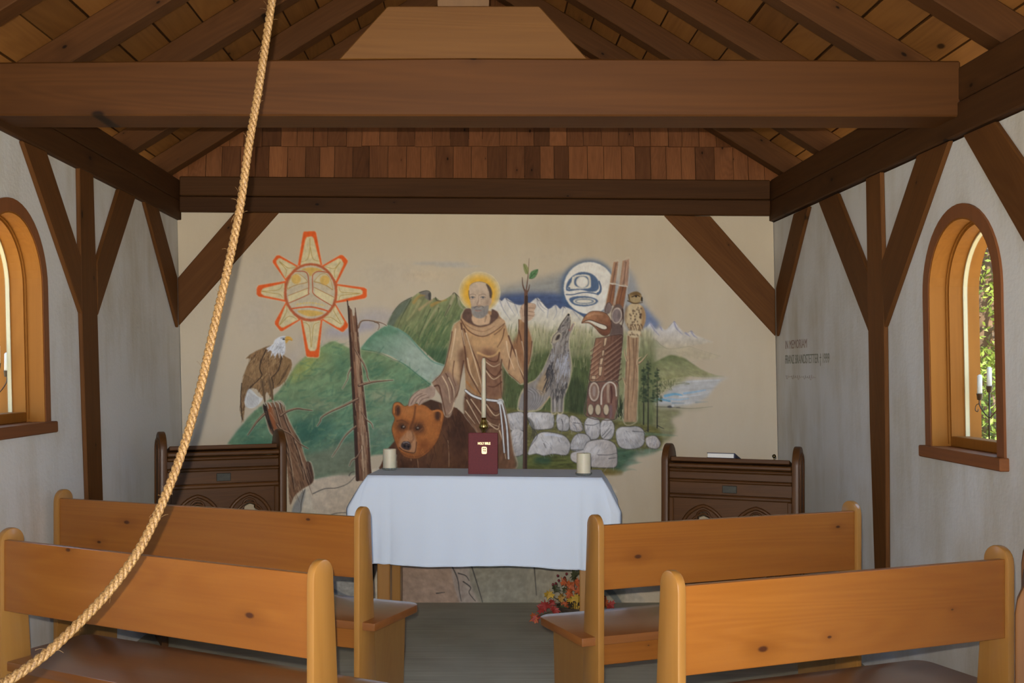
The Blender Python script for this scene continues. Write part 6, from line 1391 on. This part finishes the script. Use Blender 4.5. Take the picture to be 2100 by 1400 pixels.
for u, v in ((1162, 1176), (1158, 1184), (1146, 1190), (1140, 1196), (1134, 1198), (1144, 1180), (1200, 1168)):
    loc = at(u, v, 5.93) - Vector((bx, by, 0)); bm = bmesh.new(); bmesh.ops.create_icosphere(bm, subdivisions=2, radius=0.0075); obj_from_bm('berry', bm, M['berry'], bq, Matrix.Translation(loc), True)

# ------------------------------------------------------------------ outdoors, seen through the windows
mgr, nt, b = new_mat('pale bounce ground')
g = nd(nt, 'ShaderNodeNewGeometry'); n1 = nd(nt, 'ShaderNodeTexNoise', i_Scale=2.0, i_Detail=6.0); nt.links.new(g.outputs['Position'], n1.inputs['Vector'])
nt.links.new(ramp(nt, n1.outputs[0], [(0.35, (0.46, 0.38, 0.24)), (0.65, (0.60, 0.50, 0.33))]), b.inputs['Base Color']); b.inputs['Roughness'].default_value = 1.0  # tone raised pale and warm to bounce sunlight up under the eaves
bm = bmesh.new(); bm_prism2d(bm, [(-40, -40), (40, -40), (40, 40), (-40, 40)], -0.30, -0.125, 'XY')
tag(obj_from_bm('ground', bm, mgr), 'sunlit gravel and grass around the chapel, made pale to bounce light', kind='structure')
ml, nt, b = new_mat('conifer leaves')
oi = nd(nt, 'ShaderNodeNewGeometry'); n1 = nd(nt, 'ShaderNodeTexNoise', i_Scale=3.0, i_Detail=4.0); nt.links.new(oi.outputs['Position'], n1.inputs['Vector'])
c = ramp(nt, n1.outputs[0], [(0.35, (0.05, 0.085, 0.010)), (0.65, (0.22, 0.29, 0.040))]); nt.links.new(c, b.inputs['Base Color']); b.inputs['Roughness'].default_value = 0.6
tl = nd(nt, 'ShaderNodeBsdfTranslucent'); nt.links.new(c, tl.inputs[0]); ad = nt.nodes.new('ShaderNodeMixShader'); ad.inputs[0].default_value = 0.4
o_ = nt.nodes['Material Output']; nt.links.new(b.outputs[0], ad.inputs[1]); nt.links.new(tl.outputs[0], ad.inputs[2]); nt.links.new(ad.outputs[0], o_.inputs[0])
bark = plain('bark', (0.11, 0.07, 0.045), 0.9, noise=0.4, nscale=12)
def conifer(label, x, y, h, r, seed, n=9000):
    root = empty('conifer', (x, y, -0.125), 0, label, 'tree', 'conifers outside the windows')
    bm = bmesh.new(); bm_tube(bm, [(0, 0, 0), (0.05, 0, h * 0.5), (0, 0, h)], [0.22, 0.15, 0.02], 10); obj_from_bm('trunk', bm, bark, root, smooth=True)
    rg = np.random.default_rng(seed)
    nb = 260; co = []; 
    ba = rg.random(nb) * 2 * math.pi; bz = 0.2 + (h - 0.3) * rg.random(nb) ** 1.25
    bm = bmesh.new()
    for a, z in zip(ba, bz):
        L = r * (1 - z / h) + 0.25; tip = (L * math.cos(a), L * math.sin(a), z - 0.25 * L); bm_tube(bm, [(0, 0, z), (tip[0] * .5, tip[1] * .5, z + .03), tip], [0.02, 0.012, 0.004], 4, False)
    obj_from_bm('branches', bm, bark, root)['kind'] = 'stuff'
    bi = rg.integers(0, nb, n); t_ = 0.25 + 0.8 * np.sqrt(rg.random(n)); L = (r * (1 - bz[bi] / h) + 0.25) * t_
    P = np.stack([L * np.cos(ba[bi]), L * np.sin(ba[bi]), bz[bi] - 0.25 * L], 1) + rg.normal(0, 0.09, (n, 3)) * np.array([1, 1, 0.7])
    d1 = rg.normal(0, 1, (n, 3)); d1 /= np.linalg.norm(d1, axis=1)[:, None]; d2 = np.cross(d1, rg.normal(0, 1, (n, 3))); d2 /= np.linalg.norm(d2, axis=1)[:, None]
    s1, s2 = 0.028, 0.012
    V = np.stack([P - d1 * s1, P + d2 * s2, P + d1 * s1, P - d2 * s2], 1).reshape(-1, 3)
    me = bpy.data.meshes.new('foliage'); me.from_pydata(V.tolist(), [], np.arange(4 * n).reshape(-1, 4).tolist()); o = obj_from_mesh('foliage', me, ml, root); o['kind'] = 'stuff'
spots_t = [(4.15, 8.7, 6.0, 1.3, 'bushy conifer close outside the window near the lettering'), (5.95, 12.5, 8.0, 1.8, 'taller conifer behind the bushy one outside the window near the lettering'),
           (-3.95, 9.1, 6.0, 1.3, 'bushy conifer close outside the window opposite the lettering'), (-5.75, 12.9, 8.0, 1.8, 'taller conifer behind the bushy one outside the window opposite the lettering')]
for i, (x, y, h, r, lb) in enumerate(spots_t): conifer(lb, x, y, h, r, 100 + i, 80000)
